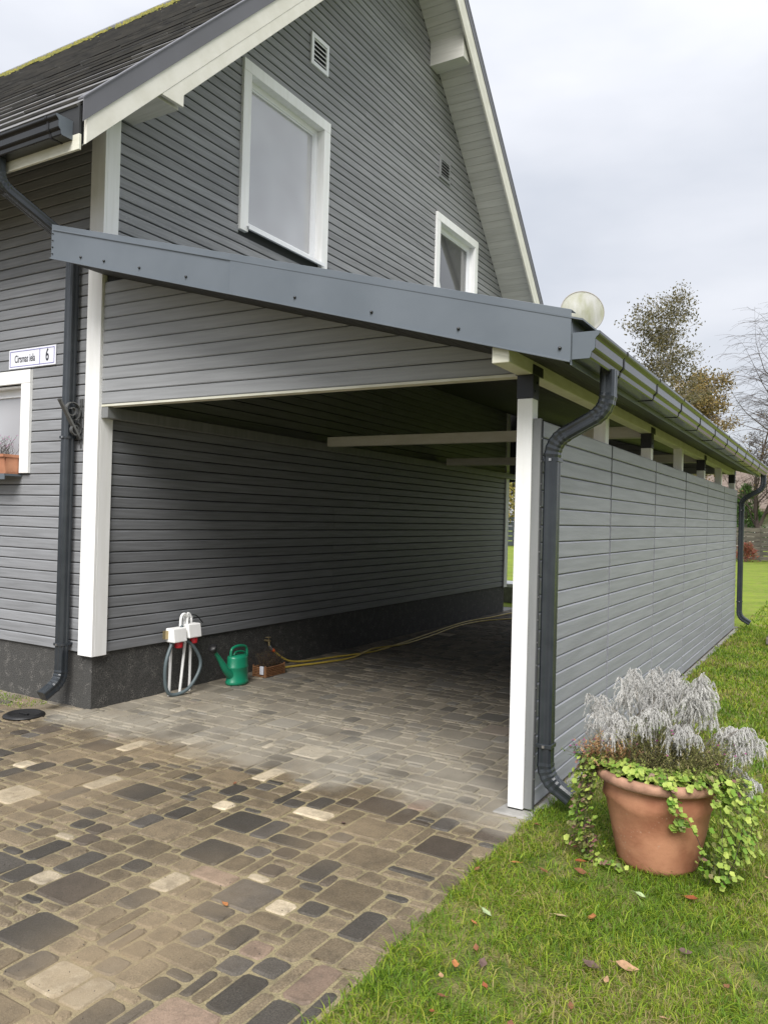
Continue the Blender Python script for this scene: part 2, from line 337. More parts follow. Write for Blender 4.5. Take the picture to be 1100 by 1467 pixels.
# louvred vents
for i, (y0, y1, z0, z1) in enumerate(VENTS):
    f = .045; fm = upvc if i == 0 else trim_g
    o = MB().box((.0225, y0, z0), (.045, y0+f, z1)).box((.0225, y1-f, z0), (.045, y1, z1)).box((.0225, y0+f, z0), (.045, y1-f, z0+f)).box((.0225, y0+f, z1-f), (.045, y1-f, z1)).build('vent', fm, house, .002)
    MB().box((.0235, y0+f, z0+f), (.026, y1-f, z1-f)).build('vent_recess', black_pl, o)
    n = 5
    for j in range(n):
        zz = z0+f+(z1-z0-2*f)*(j+.5)/n
        MB().prism([(.028, y0+f, zz+.016), (.033, y0+f, zz+.018), (.050, y0+f, zz-.008), (.045, y0+f, zz-.010)], (0, y1-y0-2*f, 0)).build('slat', fm, o)
# roof
RX = .57; EY = -.68
rf = MB()
def slab(mb, off0, off1, x0, x1, ya, yb, mi=0):
    side = 1 if yb <= YC else -1
    pts = [(x0, ya, roofz(ya, off0)), (x0, yb, roofz(yb, off0)), (x0, yb, roofz(yb, off1)), (x0, ya, roofz(ya, off1))]
    mb.prism(pts, (x1-x0, 0, 0), mi)
slab(rf, RO+.02, 5.06, -9.6, RX-.02, EY, YC); slab(rf, RO+.02, 5.08, -9.6, RX-.02, YC, 2*YC+.68)
roof = rf.build('roof', backing, house)
cm = MB(); s2 = math.sqrt(.5); ns = 23; ex = (YC-EY+.02)/ns
for i in range(ns):
    x = -9.6
    while x < RX-.02:
        x2 = min(x+random.uniform(.5, .9), RX-.02); j = random.uniform(-.004, .004); jl = random.uniform(-.006, .006)
        ya = EY-.02+i*ex+jl; yb = EY-.02+(i+1)*ex+.01
        A = 5.066; pts = [(x, ya, ya+A+.030+j), (x, yb+.06, yb+.06+A), (x, yb+.06, yb+.06+A+.012), (x, ya-.014, ya-.014+A+.056+j)]
        cm.prism(pts, (x2-x, 0, 0)); x = x2
tag(cm.build('slate_course', roof_m, roof), kind='stuff')
MB().prism([(-9.6, YC-.16, YC+4.96), (-9.6, YC, YC+5.12), (-9.6, YC+.16, YC+4.96), (-9.6, YC+.16, YC+5.0), (-9.6, YC, YC+5.165), (-9.6, YC-.16, YC+5.0)], (9.6+RX, 0, 0)).build('ridge_cap', roof_m, roof)
mm = MB()
for i in range(3800):
    x = random.uniform(-9.6, .3); t = abs(random.gauss(0, .13+.10*math.sin(x*2.3)**2)); t = t if random.random() < .55+.45*math.sin(x*5+2*math.sin(x*1.7)) else 9; y = YC-.10-t; r = random.uniform(.012, .04)*(1.1-t)
    if t > 1: continue
    zz = y+5.135
    vs = [(x+r*math.cos(a)*1.5, y+r*math.sin(a)*s2, zz+r*math.sin(a)*s2-.01) for a in [k*math.pi/3 for k in range(6)]]+[(x, y-r*.4, zz+r*.6)]
    mm.add(vs, [(k, (k+1) % 6, 6) for k in range(6)], 0, True)
tag(mm.build('moss', moss_m, roof), kind='stuff')
# eave moss clumps on gutter line
# soffit boards (right slope one by one, left slope too: both carry the same boards)
so_r = MB(); slab(so_r, RO+.012, RO+.019, .024, RX-.03, YC+.02, 2*YC+.66); so_r = so_r.build('soffit', backing, house)
so_l = MB(); slab(so_l, RO+.012, RO+.019, .024, RX-.03, EY+.02, YC-.02); so_l = so_l.build('soffit', backing, house)
bw = .115
sme = bpy.data.meshes.new('board'); g = .0025
sme.from_pydata([(0, g, 0), (1, g, 0), (1, bw-g, 0), (0, bw-g, 0), (0, 0.0, .008), (1, 0.0, .008), (1, bw, .008), (0, bw, .008)], [], [(3,2,1,0), (4,5,6,7), (0,1,5,4), (1,2,6,5), (2,3,7,6), (3,0,4,7)]); sme.materials.append(soffit_w)
n = int((YC+.68)*math.sqrt(2)/bw)
for i in range(n):
    s = i*bw*s2
    link('board', sme, so_r, (.025, YC+.03+s, YC+RO-.03-s), (math.radians(-45), 0, 0), (RX-.056, 1, 1))
    link('board', sme, so_l, (.025, EY+.03+s, EY+RO+.03+s), (math.radians(45), 0, 0), (RX-.056, 1, 1))
# purlin boxes
for (a, b, zb, zt) in ((.02, .24, 4.80, 5.06), (3.28, 3.51, 7.97, 8.36), (5.45, 5.68, 7.97, 8.36), (8.72, 8.94, 4.80, 5.06)):
    pts = [(.0235, a, zb), (.0235, b, zb), (.0235, b, min(zt, roofz(b, RO+.014))), (.0235, a, min(zt, roofz(a, RO+.014)))]
    MB().prism(pts, (RX-.055, 0, 0)).build('purlin_end', soffit_w, house, .003)
# bargeboards and verge flashing
for sgn in (0, 1):
    def yy(y): return y if not sgn else 2*YC-y
    def par(mb, x0, x1, ya, yb, o0, o1):
        pts = [(x0, yy(ya), ya+o0), (x0, yy(yb), yb+o0), (x0, yy(yb), yb+o1), (x0, yy(ya), ya+o1)]; mb.prism(pts, (x1-x0, 0, 0)); return mb
    par(MB(), .571, .598, -.665, YC-.001, 4.80, 5.00).build('bargeboard', cream, house, .003)
    MB().prism([(.566, yy(a_), z_) for a_, z_ in ((.018, 4.808), (.239, 4.812), (.239, 4.905), (YC-.002, YC+4.663), (YC-.002, YC+4.799), (.019, .019+4.799))], (.030, 0, 0)).build('bargeboard', cream, house, .003)
    f = par(MB(), .600, .606, -.70, YC-.001, 4.975, 5.137); par(f, .545, .612, -.70, YC-.001, 5.138, 5.150); f.build('verge_flashing', flash2, house)
MB().box((-9.6, -.702, 4.09), (.570, -.682, 4.20)).build('eave_board', beamw, house, .003)
MB().box((-9.6, -.70, 4.20), (.565, -.682, 4.40)).build('eave_board', backing, house)
# K gutter: section (out, up)
KG = [(0, .13), (0, 0), (.086, 0), (.090, .007), (.095, .030), (.108, .042), (.112, .050), (.112, .092), (.117, .101), (.129, .111), (.132, .118), (.132, .130), (.120, .132), (.120, .124)]
def gutter(parent, A, B, outv, name='gutter', brk=[]):
    A = Vector(A); B = Vector(B); o = Vector(outv); mb = MB(); n = len(KG)
    inner = [(u-.0 if i < 1 else u, v) for i, (u, v) in enumerate(KG)]
    vs = [p+o*u+Vector((0, 0, v)) for p in (A, B) for (u, v) in KG]
    mb.add(vs, [(i, i+1, n+i+1, n+i) for i in range(n-1)])
    g_ = MB(); g_.v, g_.f, g_.mi, g_.sm = mb.v, mb.f, mb.mi, mb.sm
    ob = g_.build(name, gut_m, parent); sm = ob.modifiers.new('sheet', 'SOLIDIFY'); sm.thickness = .002; sm.offset = 0
    for p, s in ((A, -1), (B, 1)):
        e = MB(); t = (B-A).normalized()*s
        e.prism([p+t*.001+o*u+Vector((0, 0, v)) for (u, v) in KG[:12]], t*.003); e.build('end_cap', flash, ob)
    t = (B-A).normalized()
    for d in brk:
        bmb = MB(); P0 = A+t*d
        for i in range(n-2):
            (u0, v0), (u1, v1) = KG[i], KG[i+1]; c = Vector((.066, .066)); 
            e0 = Vector((u0, v0)); e1 = Vector((u1, v1)); q0 = e0+(e0-c).normalized()*.005; q1 = e1+(e1-c).normalized()*.005
            pp = [P0+o*e0.x+Vector((0, 0, e0.y)), P0+o*e1.x+Vector((0, 0, e1.y)), P0+o*q1.x+Vector((0, 0, q1.y)), P0+o*q0.x+Vector((0, 0, q0.y))]
            bmb.prism(pp, t*.022)
        bmb.box(P0+o*.0+Vector((0, 0, .131)), P0+o*.125+t*.02+Vector((0, 0, .137)))
        bmb.build('bracket', black_pl, ob)
    return ob
gutter(house, (.50, -.703, 4.165), (-9.6, -.703, 4.165), (0, -1, 0), brk=[.10, .75, 1.4, 2.05, 2.7])
def downpipe(parent, path, side, w=.085, d=.072, clamps=(), name='downpipe', rad=.085):
    pts, scl = bend(path, 5, rad); mb = MB(); sweep(mb, pipe_profile(w, d), pts, side, 0, scl)
    ob = mb.build(name, pipe_m, parent)
    for (c) in clamps:
        b = Vector(side).normalized(); W = w/2+.004; D = d/2+.004; other = b.cross(Vector((0, 0, 1)))
        cb = MB(); q = Vector(c)
        P = [q+b*W+other*D, q+b*W-other*D, q-b*W-other*D, q-b*W+other*D]
        cb.prism(P, (0, 0, .022)); cb.build('clamp', pipe_m, ob, .002)
        sx = MB(); cpos = q+Vector((0, -D-.006 if abs(b.y) < .5 else -W-.006, .011)); sx.box(cpos-Vector((.007, .004, .007)), cpos+Vector((.007, .006, .007))); sx.build('screw', screw_m, ob)
    return ob
# left downpipe: gutter -> wall, drops behind the end of the carport fascia
downpipe(house, [(-.24, -.765, 4.17), (-.24, -.765, 3.99), (-.255, -.092, 3.74), (-.255, -.092, .215), (-.255, -.26, .12)], (1, 0, 0), .085, .085,
         clamps=[(-.255, -.092, 2.17), (-.255, -.092, .50)], rad=.09)
MB().box((-.30, -.052, 2.175), (-.21, -.023, 2.19)).box((-.30, -.052, .505), (-.21, -.023, .52)).build('pipe_stand_off', pipe_m, house)

# ================================================================ CARPORT
carport = thing('carport', 'lean-to carport on white posts with grey panelled side wall and dark metal fascia', 'carport', (0, 0, 0))
SL = .2738
def sz(x): return 3.480-SL*(x-.03)      # soffit underside
CY0, CY1 = -.49, 9.28
MB().prism([(.05, CY0+.01, sz(.05)+.025), (3.995, CY0+.01, sz(3.995)+.025), (3.995, CY0+.01, sz(3.995)+.20), (.05, CY0+.01, sz(.05)+.20)], (0, CY1-CY0-.01, 0)).build('roof', backing, carport)
MB().prism([(.0485, CY0-.02, sz(.05)+.203), (4.06, CY0-.02, sz(4.06)+.203), (4.06, CY0-.02, sz(4.06)+.212), (.0485, CY0-.02, sz(.05)+.212)], (0, CY1-CY0+.02, 0)).build('roof_sheet', flash, carport)
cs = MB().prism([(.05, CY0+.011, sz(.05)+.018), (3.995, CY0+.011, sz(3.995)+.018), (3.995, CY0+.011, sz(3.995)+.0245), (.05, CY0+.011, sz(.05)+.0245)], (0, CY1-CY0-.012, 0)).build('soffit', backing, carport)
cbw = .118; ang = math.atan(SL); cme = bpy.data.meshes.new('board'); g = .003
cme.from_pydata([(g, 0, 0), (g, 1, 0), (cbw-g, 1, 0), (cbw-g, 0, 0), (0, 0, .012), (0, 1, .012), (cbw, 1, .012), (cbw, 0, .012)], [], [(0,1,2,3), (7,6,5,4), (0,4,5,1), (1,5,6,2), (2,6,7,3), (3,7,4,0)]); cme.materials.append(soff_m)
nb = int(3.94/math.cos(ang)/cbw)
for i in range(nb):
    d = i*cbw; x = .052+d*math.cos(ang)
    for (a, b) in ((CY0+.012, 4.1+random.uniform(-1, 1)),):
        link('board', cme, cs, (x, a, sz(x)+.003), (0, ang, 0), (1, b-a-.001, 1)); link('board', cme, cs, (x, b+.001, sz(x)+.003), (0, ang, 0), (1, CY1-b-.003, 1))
# fascia sheets with a drip lip
FZ0, FZ1 = 3.476, 3.727
def fz(x, top): return (FZ1 if top else FZ0)-SL*(x-.03)
XJ = 1.80
def fascia(x0, x1, y):
    m = MB(); m.prism([(x0, y, fz(x0, 0)), (x1, y, fz(x1, 0)), (x1, y, fz(x1, 1)), (x0, y, fz(x0, 1))], (0, .004, 0))
    m.prism([(x0, y-.001, fz(x0, 0)-.010), (x1, y-.001, fz(x1, 0)-.010), (x1, y-.001, fz(x1, 0)-.0005), (x0, y-.001, fz(x0, 0)-.0005)], (0, -.012, 0))
    m.prism([(x0, y+.0045, fz(x0, 1)-.004), (x1, y+.0045, fz(x1, 1)-.004), (x1, y+.0045, fz(x1, 1)), (x0, y+.0045, fz(x0, 1))], (0, .07, 0))
    return m.build('fascia_sheet', flash, carport, .0015)
fascia(.03, XJ+.02, -.502); fascia(XJ, 4.003, -.5075)
for sx_, dz in ((.37, .045), (.62, .05), (.98, .05), (1.42, .05), (2.32, .05), (2.86, .05), (3.40, .05), (3.95, .05), (.05, .03), (.05, .08), (.05, .13), (.05, .18)):
    r = .009 if sx_ > .1 else .005; zz = fz(sx_, 0)+dz
    s_ = MB().lathe([(0, 0), (r, 0), (r, .006), (r*.6, .011), (0, .012)], (0, 0, 0), 8).build('screw', gut_m, carport); s_.location = (sx_, -.5025 if sx_ < XJ else -.508, zz); s_.rotation_euler = (math.radians(90), 0, 0)
# wedge flashing where the roof meets the corner board
MB().box((.0475, -.04, 3.70), (.0515, .13, 3.80)).build('wall_flashing', flash, carport)
MB().box((-.10, -.056, 3.68), (.052, -.048, 3.775)).build('wall_flashing', flash, carport)
MB().box((.0235, .135, 3.60), (.030, HW, 3.74)).build('wall_flashing', flash, carport)
# front and rear header cladding
bxh = board_mesh('x', .098, .022, .007, trim_g, -1); bxh.materials[0] = mat('header_grey_paint', (.325, .334, .345), .5, bump=.25, bscale=14, stretch=(1.0, 20, 20), col2=(.275, .282, .29), nscale=2, objvar=.05)
for yh, nm in ((-.001, 'front_header'), (9.13, 'rear_header')):
    hd = MB().prism([(.052, yh+.001, 2.444), (3.56, yh+.001, 2.444), (3.56, yh+.001, sz(3.56)+.03), (.052, yh+.001, sz(.052)+.03)], (0, .05, 0)).build(nm, backing, carport)
    z = 2.442
    while z < 3.46:
        xb = min(3.57, (3.480+.012-z)/SL+.03); xt = min(3.57, (3.480+.012-z-.091)/SL+.03)
        if xt > .12:
            q = MB(); q.prism([(.052, yh-.001, z+.003), (xb, yh-.001, z+.003), (xt, yh-.001, z+.095), (.052, yh-.001, z+.095)], (0, -.017, 0)); q.prism([(.052, yh-.018, z+.008), (xb-.02, yh-.018, z+.008), (xt-.02, yh-.018, z+.088), (.052, yh-.018, z+.088)], (0, -.004, 0)); q.build('board', bxh.materials[0], hd)
        z += .098
    if yh > 1: MB().box((-.60, yh+.002, 2.30), (.049, yh+.05, 3.60)).build('return_board', backing, hd)
    MB().box((.052, yh-.023, 2.424), (3.56, yh+.055, 2.4415)).build('bottom_strip', beamw, hd, .002)
MB().box((.0485, -.02, 2.335), (.125, 9.1, 2.423)).build('ledger', trim_g, carport, .003)
# posts, steel heads, beam, ties
PS = [-.12+.0+(1.53*k) for k in range(7)]
for k, y in enumerate(PS):
    if k: y -= .0
    p = MB().box((3.587, y, .015 if k == 0 else -.02), (3.676, y+.09, 2.28 if k % 2 == 0 else 2.412)).build('post', white, carport, .004)
    if k % 2 == 0:
        b = MB().box((3.584, y-.003, 2.281), (3.679, y+.093, 2.411)).box((3.674, y-.003, 2.412), (3.679, y+.16, 2.468)).box((3.572, y-.003, 2.412), (3.577, y+.16, 2.49))
        b = b.build('steel_head', steel, carport, .002)
        for (dy, dz) in ((.03, .04), (.06, .09)): MB().box((3.6795, y+dy-.007, 2.281+dz-.007), (3.684, y+dy+.007, 2.281+dz+.007)).build('bolt', steel, b)
MB().box((3.578, -.475, 2.4125), (3.673, 9.2, 2.50)).build('beam', beamw, carport, .005)
for y in (3.02, 6.08): MB().box((.127, y, 2.385), (3.586, y+.085, 2.49)).build('tie_beam', beamw, carport, .006)
MB().box((3.588, -.112, -.03), (3.668, -.04, .0145)).build('post_foot', steel, carport)
# side wall: six panels of boards
bp = board_mesh('y', .098, .022, .005, panel_m)
for k in range(6):
    y0 = -.08+1.53*k; y1 = y0+1.53
    pn = MB().box((3.679, y0+.006, .022), (3.6935, y1-.006, 2.16)).build('wall_panel', backing, carport)
    for i in range(22): boards(bp, 'y', pn, 3.694, .02+i*.0975, [(y0+.017, y1-.017)])
    MB().box((3.694, y1-.0165, .02), (3.6955, y1+.0165, 2.165)).build('joint_strip', black_pl, pn)
MB().box((3.678, -.108, .02), (3.722, -.084, 2.168)).build('end_trim', trim_g, carport, .002)
MB().box((3.694, -.0835, .02), (3.728, -.0795, 2.16)).build('end_sheet', backing, carport)
for i in range(16): MB().box((3.7225, -.0905, .18+i*.125), (3.7265, -.0845, .187+i*.125)).build('screw', screw_m, carport)
MB().box((3.60, -.02, -.04), (3.69, 9.12, .016)).build('wall_base', concrete, carport)
gutter(carport, (4.008, -.495, 2.395), (4.008, 9.25, 2.395), (1, 0, 0), brk=[.55+.87*i for i in range(10)])
MB().box((3.997, -.49, 2.37), (4.005, 9.25, 2.60)).build('gutter_board', flash, carport)
downpipe(carport, [(4.075, -.068, 2.41), (4.075, -.068, 2.20), (3.775, -.055, 2.045), (3.775, -.045, .19), (3.92, -.045, .105)], (0, 1, 0), .08, .078,
         clamps=[(3.775, -.045, 1.93), (3.775, -.045, .36)], rad=.09)
downpipe(carport, [(4.075, 9.16, 2.41), (4.075, 9.16, 2.20), (3.775, 9.16, 2.02), (3.775, 9.16, .19), (3.93, 9.16, .105)], (0, 1, 0), .08, .078,
         clamps=[(3.775, 9.16, 1.85), (3.775, 9.16, .42)], rad=.09)

# ================================================================ GROUND
def gmat(name, cols, scales, rough=.95):
    m = bpy.data.materials.new(name); m.use_nodes = True; t = m.node_tree; N = t.nodes; L = t.links; p = N['Principled BSDF']; p.inputs['Roughness'].default_value = rough; p.inputs['Specular IOR Level'].default_value = .2
    g = N.new('ShaderNodeNewGeometry'); last = None
    for i, (c, s) in enumerate(zip(cols[1:], scales)):
        n = N.new('ShaderNodeTexNoise'); n.inputs['Scale'].default_value = s; n.inputs['Detail'].default_value = 5; L.new(g.outputs['Position'], n.inputs[0])
        r = N.new('ShaderNodeMapRange'); r.inputs[1].default_value = .4; r.inputs[2].default_value = .62; L.new(n.outputs['Fac'], r.inputs[0])
        mx_ = N.new('ShaderNodeMixRGB'); L.new(r.outputs[0], mx_.inputs[0]); mx_.inputs[2].default_value = (*c, 1)
        if last is None: mx_.inputs[1].default_value = (*cols[0], 1)
        else: L.new(last, mx_.inputs[1])
        last = mx_.outputs[0]
    L.new(last, p.inputs['Base Color'])
    n = N.new('ShaderNodeTexNoise'); n.inputs['Scale'].default_value = 90; L.new(g.outputs['Position'], n.inputs[0]); b = N.new('ShaderNodeBump'); b.inputs['Strength'].default_value = .8; b.inputs['Distance'].default_value = .02
    L.new(n.outputs['Fac'], b.inputs['Height']); L.new(b.outputs[0], p.inputs['Normal'])
    return m
soil_g = gmat('soil_ground', [(.06, .045, .03), (.10, .08, .05)], [3])
lawn_m = gmat('lawn_base', [(.175, .27, .02), (.24, .33, .028), (.13, .20, .02), (.22, .24, .055)], [.35, 1.3, 7])
near_m = gmat('lawn_thatch', [(.13, .16, .03), (.07, .11, .018), (.20, .18, .07)], [2.2, 9])
tag(MB().box((-180, -60, -.35), (180, 260, -.30)).build('ground', soil_g), kind='structure')
def sheet(name, pts, z, m, sub=None):
    me = bpy.data.meshes.new(name); me.from_pydata([(x, y, z) for x, y in pts], [], [tuple(range(len(pts)))]); me.materials.append(m)
    return tag(link(name, me), kind='structure')
edge = [(3.735, 9.2), (3.735, 3), (3.74, 0), (3.74, -1), (3.76, -1.9), (3.79, -3), (3.86, -8)]
sheet('lawn', [(3.735, 9.45), *edge, (4.2, -30), (60, -30), (60, 9.45)], 0.0, near_m)
sheet('far_lawn', [(-120, 9.451), (60, 9.451), (160, 200), (-160, 200)], 0.0, lawn_m)
sheet('yard', [(-40, -30), (-40, 9.45), (-9, 9.45), (-9, 0), (-3.4, 0), (-3.4, -30)], -.004, soil_g)
sheet('rear_terrace', [(-9, HW+.01), (-9, 9.45), (3.73, 9.45), (3.73, 9.26), (.0, 9.26), (.0, HW+.01)], -.002, concrete)

# ---- paving: stones laid on a 60 mm module in beds of 1-4 modules
PU = .0595; PX0, PY0 = 2.38-98*PU, -5.05
NX, NY = 121, 242
FORCED=[(1.449,-1.319,2,4,'d'),(1.433,-1.091,2,4,'p'),(1.189,-1.472,4,4,'p'),(1.731,-1.054,4,4,'d'),(0.779,-1.141,2,2,'p'),(0.922,-1.106,2,3,'d'),(0.807,-1.268,2,3,'d'),(0.827,-0.572,4,4,'b'),(1.037,-0.461,2,4,'p'),(1.462,-0.353,3,3,'p'),(1.171,-0.76,2,3,'d'),(1.414,-0.727,2,2,'d'),(1.653,-0.575,2,1,'d'),(1.78,-0.728,2,2,'d'),(2.003,-0.866,1,3,'d'),(2.157,-1.147,2,3,'d'),(1.82,-1.562,2,2,'d'),(1.691,-1.714,2,1,'d'),(1.935,-1.839,2,4,'d'),(1.929,-1.708,2,1,'p'),(1.825,-1.905,2,1,'d'),(1.926,-2.009,4,4,'d'),(2.191,-1.848,2,4,'d'),(2.435,-1.701,2,2,'d'),(2.056,-2.048,2,3,'d'),(1.255,-1.141,4,4,'n'),(2.236,-1.376,4,4,'n'),(2.489,-1.082,4,4,'d'),(2.627,-1.41,4,4,'d'),(2.287,-0.935,2,2,'p'),(2.279,-0.811,2,2,'d'),(2.149,-0.708,2,3,'d'),(2.019,-0.416,2,2,'d'),(1.888,-0.443,2,1,'d'),(2.269,-0.522,2,1,'d'),(2.394,-0.406,2,1,'d'),(2.541,-0.709,2,2,'d'),(2.665,-0.623,2,3,'d'),(2.732,-0.788,4,2,'p'),(2.963,-0.443,4,4,'b'),(2.602,-0.407,4,4,'n'),(2.878,-1.124,4,2,'d'),(2.822,-1.306,2,2,'g'),(3.057,-0.943,2,2,'g'),(2.666,-0.2,2,2,'d'),(2.46,-0.073,4,2,'g'),(1.957,-0.603,4,4,'n'),(2.192,-0.178,4,4,'n'),(1.832,-0.292,4,4,'n'),(2.069,0.138,4,4,'p'),(1.526,-0.152,2,4,'g'),(1.762,0.356,2,3,'g'),(1.465,0.59,4,4,'g'),(1.668,1.058,4,4,'p'),(2.148,0.524,2,3,'g'),(2.01,0.815,2,2,'g'),(2.387,0.365,2,4,'g'),(1.275,-0.126,2,3,'p'),(1.759,0.056,1,2,'p'),(3.483,-0.784,4,4,'b'),(3.118,-0.753,4,4,'n'),(3.27,-1.051,4,4,'n'),(3.258,-0.511,2,1,'d'),(3.153,0.5,2,2,'g'),(2.525,0.975,2,2,'g'),(2.263,0.95,2,2,'g'),(3.423,-1.098,4,1,'d'),(3.165,-0.291,2,3,'k'),(2.548,-2.342,4,4,'d'),(2.698,-1.939,2,3,'d'),(2.704,-1.758,2,3,'p'),(2.186,-1.993,2,2,'p'),(2.316,-2.15,2,1,'d'),(2.696,-2.487,2,3,'g'),(2.952,-2.336,2,2,'g'),(2.801,-2.152,1,3,'g'),(3.074,-2.043,2,2,'g'),(2.862,-2.45,3,3,'p'),(2.831,-2.569,2,4,'g'),(3.187,-2.33,2,2,'d'),(3.213,-2.211,1,3,'d'),(3.32,-2.386,4,4,'k'),(3.169,-2.538,2,3,'d'),(3.176,-1.306,2,4,'d'),(3.304,-1.614,2,2,'d'),(3.55,-1.571,2,4,'d'),(3.194,-1.953,2,3,'d'),(3.184,-1.666,2,2,'p'),(2.948,-1.532,2,1,'p'),(3.303,-1.973,2,2,'k'),(3.428,-2.041,2,2,'d'),(3.424,-2.19,2,4,'d'),(3.654,-2.012,2,4,'k'),(3.652,-2.209,2,4,'d'),(3.652,-2.128,2,1,'d'),(3.37,-1.435,4,4,'n'),(3.221,-1.047,4,4,'n'),(3.433,-1.86,2,4,'n')]
def pav_mat(name, c1, c2):
    m = bpy.data.materials.new(name); m.use_nodes = True; t = m.node_tree; N = t.nodes; L = t.links; p = N['Principled BSDF']
    g = N.new('ShaderNodeNewGeometry'); sp = N.new('ShaderNodeSeparateXYZ'); L.new(g.outputs['Position'], sp.inputs[0])
    def M_(op, a, b=None, c=None):
        n = N.new('ShaderNodeMath'); n.operation = op
        for i, q in enumerate((a, b, c)):
            if q is None: continue
            if isinstance(q, (int, float)): n.inputs[i].default_value = q
            else: L.new(q, n.inputs[i])
        return n.outputs[0]
    def MR(a, f0, f1, t0=0, t1=1, smooth=True):
        n = N.new('ShaderNodeMapRange'); n.inputs[1].default_value = f0; n.inputs[2].default_value = f1; n.inputs[3].default_value = t0; n.inputs[4].default_value = t1
        if smooth: n.interpolation_type = 'SMOOTHSTEP'
        L.new(a, n.inputs[0]); return n.outputs[0]
    def noise(s, d=4, r=.5):
        n = N.new('ShaderNodeTexNoise'); n.inputs['Scale'].default_value = s; n.inputs['Detail'].default_value = d; n.inputs['Roughness'].default_value = r; L.new(g.outputs['Position'], n.inputs[0]); return n.outputs['Fac']
    def mixc(f, a, b):
        n = N.new('ShaderNodeMixRGB')
        if isinstance(f, float): n.inputs[0].default_value = f
        else: L.new(f, n.inputs[0])
        for i, q in ((1, a), (2, b)):
            if isinstance(q, tuple): n.inputs[i].default_value = (*q, 1)
            else: L.new(q, n.inputs[i])
        return n.outputs[0]
    at = N.new('ShaderNodeAttribute'); at.attribute_name = 'rnd'; oi = N.new('ShaderNodeObjectInfo')
    fr = M_('FRACT', M_('ADD', at.outputs['Fac'], oi.outputs['Random']))
    base = mixc(MR(noise(130, 4, .8), .32, .68, 0, 1), c1, c2)
    tone = M_('ADD', .72, M_('MULTIPLY', fr, .56))
    sv = N.new('ShaderNodeVectorMath'); sv.operation = 'SCALE'; L.new(base, sv.inputs[0]); L.new(tone, sv.inputs['Scale'])
    # light grit grains
    vo = N.new('ShaderNodeTexVoronoi'); vo.inputs['Scale'].default_value = 330; L.new(g.outputs['Position'], vo.inputs[0])
    gr = M_('MULTIPLY', MR(vo.outputs['Distance'], .26, .10), .45)
    col = mixc(gr, sv.outputs[0], (.46, .41, .32)); st_ = MR(noise(11, 6, .7), .42, .66, 0, .42); col = mixc(st_, col, (.05, .042, .032))
    # damp outside the drip line of the roof, dry and dusty beneath it
    yw = M_('ADD', sp.outputs['Y'], M_('MULTIPLY', M_('SUBTRACT', noise(1.7), .5), .8))
    yw = M_('ADD', yw, M_('MULTIPLY', M_('SUBTRACT', noise(9), .5), .25))
    wet = M_('MAXIMUM', MR(yw, -.12, -.50), MR(sp.outputs['X'], .1, -.25))
    dry0 = mixc(.55, col, (.20, .188, .16)); dv = N.new('ShaderNodeVectorMath'); dv.operation = 'SCALE'; L.new(dry0, dv.inputs[0]); L.new(M_('ADD', .78, M_('MULTIPLY', fr, .44)), dv.inputs['Scale']); dryc = dv.outputs[0]
    # pale trodden dust just inside the drip line and in loose patches on the drive
    band = M_('MULTIPLY', MR(yw, -.50, -.15), MR(yw, 1.8, .1))
    band = M_('MULTIPLY', band, MR(noise(2.3), .30, .62))
    col = mixc(wet, dryc, col)
    pt = None
    for (cx, cy, rx, ry, k) in ((2.95, -2.35, .28, .75, .9), (2.78, -1.85, .25, .5, .55), (1.35, -1.35, .35, .45, .7), (.95, -.75, .35, .3, .5), (3.0, -.95, .22, .35, .6), (1.3, -.45, .5, .25, .6), (3.1, -3.1, .3, .5, .8)):
        dx = M_('MULTIPLY', M_('SUBTRACT', sp.outputs['X'], cx), 1/rx); dy = M_('MULTIPLY', M_('SUBTRACT', sp.outputs['Y'], cy), 1/ry)
        e = M_('MULTIPLY', M_('POWER', 2.718, M_('MULTIPLY', M_('ADD', M_('MULTIPLY', dx, dx), M_('MULTIPLY', dy, dy)), -1.0)), k)
        pt = e if pt is None else M_('MAXIMUM', pt, e)
    pt = M_('MULTIPLY', pt, MR(noise(6, 5, .6), .28, .55, .45, 1))
    col = mixc(M_('MULTIPLY', band, .55), col, (.37, .335, .27))
    col = mixc(M_('MULTIPLY', pt, .75), col, (.27, .205, .125))
    L.new(col, p.inputs['Base Color'])
    ro = M_('SUBTRACT', .85, M_('MULTIPLY', M_('MULTIPLY', wet, M_('SUBTRACT', 1, pt)), .33)); L.new(ro, p.inputs['Roughness'])
    p.inputs['Specular IOR Level'].default_value = .4
    b = N.new('ShaderNodeBump'); b.inputs['Strength'].default_value = .85; b.inputs['Distance'].default_value = .004
    L.new(M_('ADD', noise(220, 3, .7), M_('MULTIPLY', noise(28), .8)), b.inputs['Height']); L.new(b.outputs[0], p.inputs['Normal'])
    return m
PM = {'n': pav_mat('paver_brown_grey', (.105, .080, .049), (.235, .185, .120)), 'd': pav_mat('paver_charcoal', (.040, .036, .031), (.095, .084, .070)),
      'g': pav_mat('paver_grey', (.062, .056, .050), (.115, .102, .087)), 'p': pav_mat('paver_pale', (.42, .35, .235), (.58, .49, .36)),
      'b': pav_mat('paver_dark_brown', (.06, .047, .036), (.10, .08, .06)), 'k': pav_mat('paver_pinkish', (.20, .14, .10), (.29, .21, .155))}
sand = pav_mat('joint_sand', (.31, .255, .15), (.13, .115, .06))
drv = tag(MB().box((-3.4, -9, -.12), (3.80, 9.26, -.007)).build('driveway', sand), kind='structure')
occ = np.zeros((NX, NY), bool); stones = []
def can(i, j, a, b): return i >= 0 and j >= 0 and i+a <= NX and j+b <= NY and not occ[i:i+a, j:j+b].any()
def put(i, j, a, b, c): occ[i:i+a, j:j+b] = True; stones.append((i, j, a, b, c))
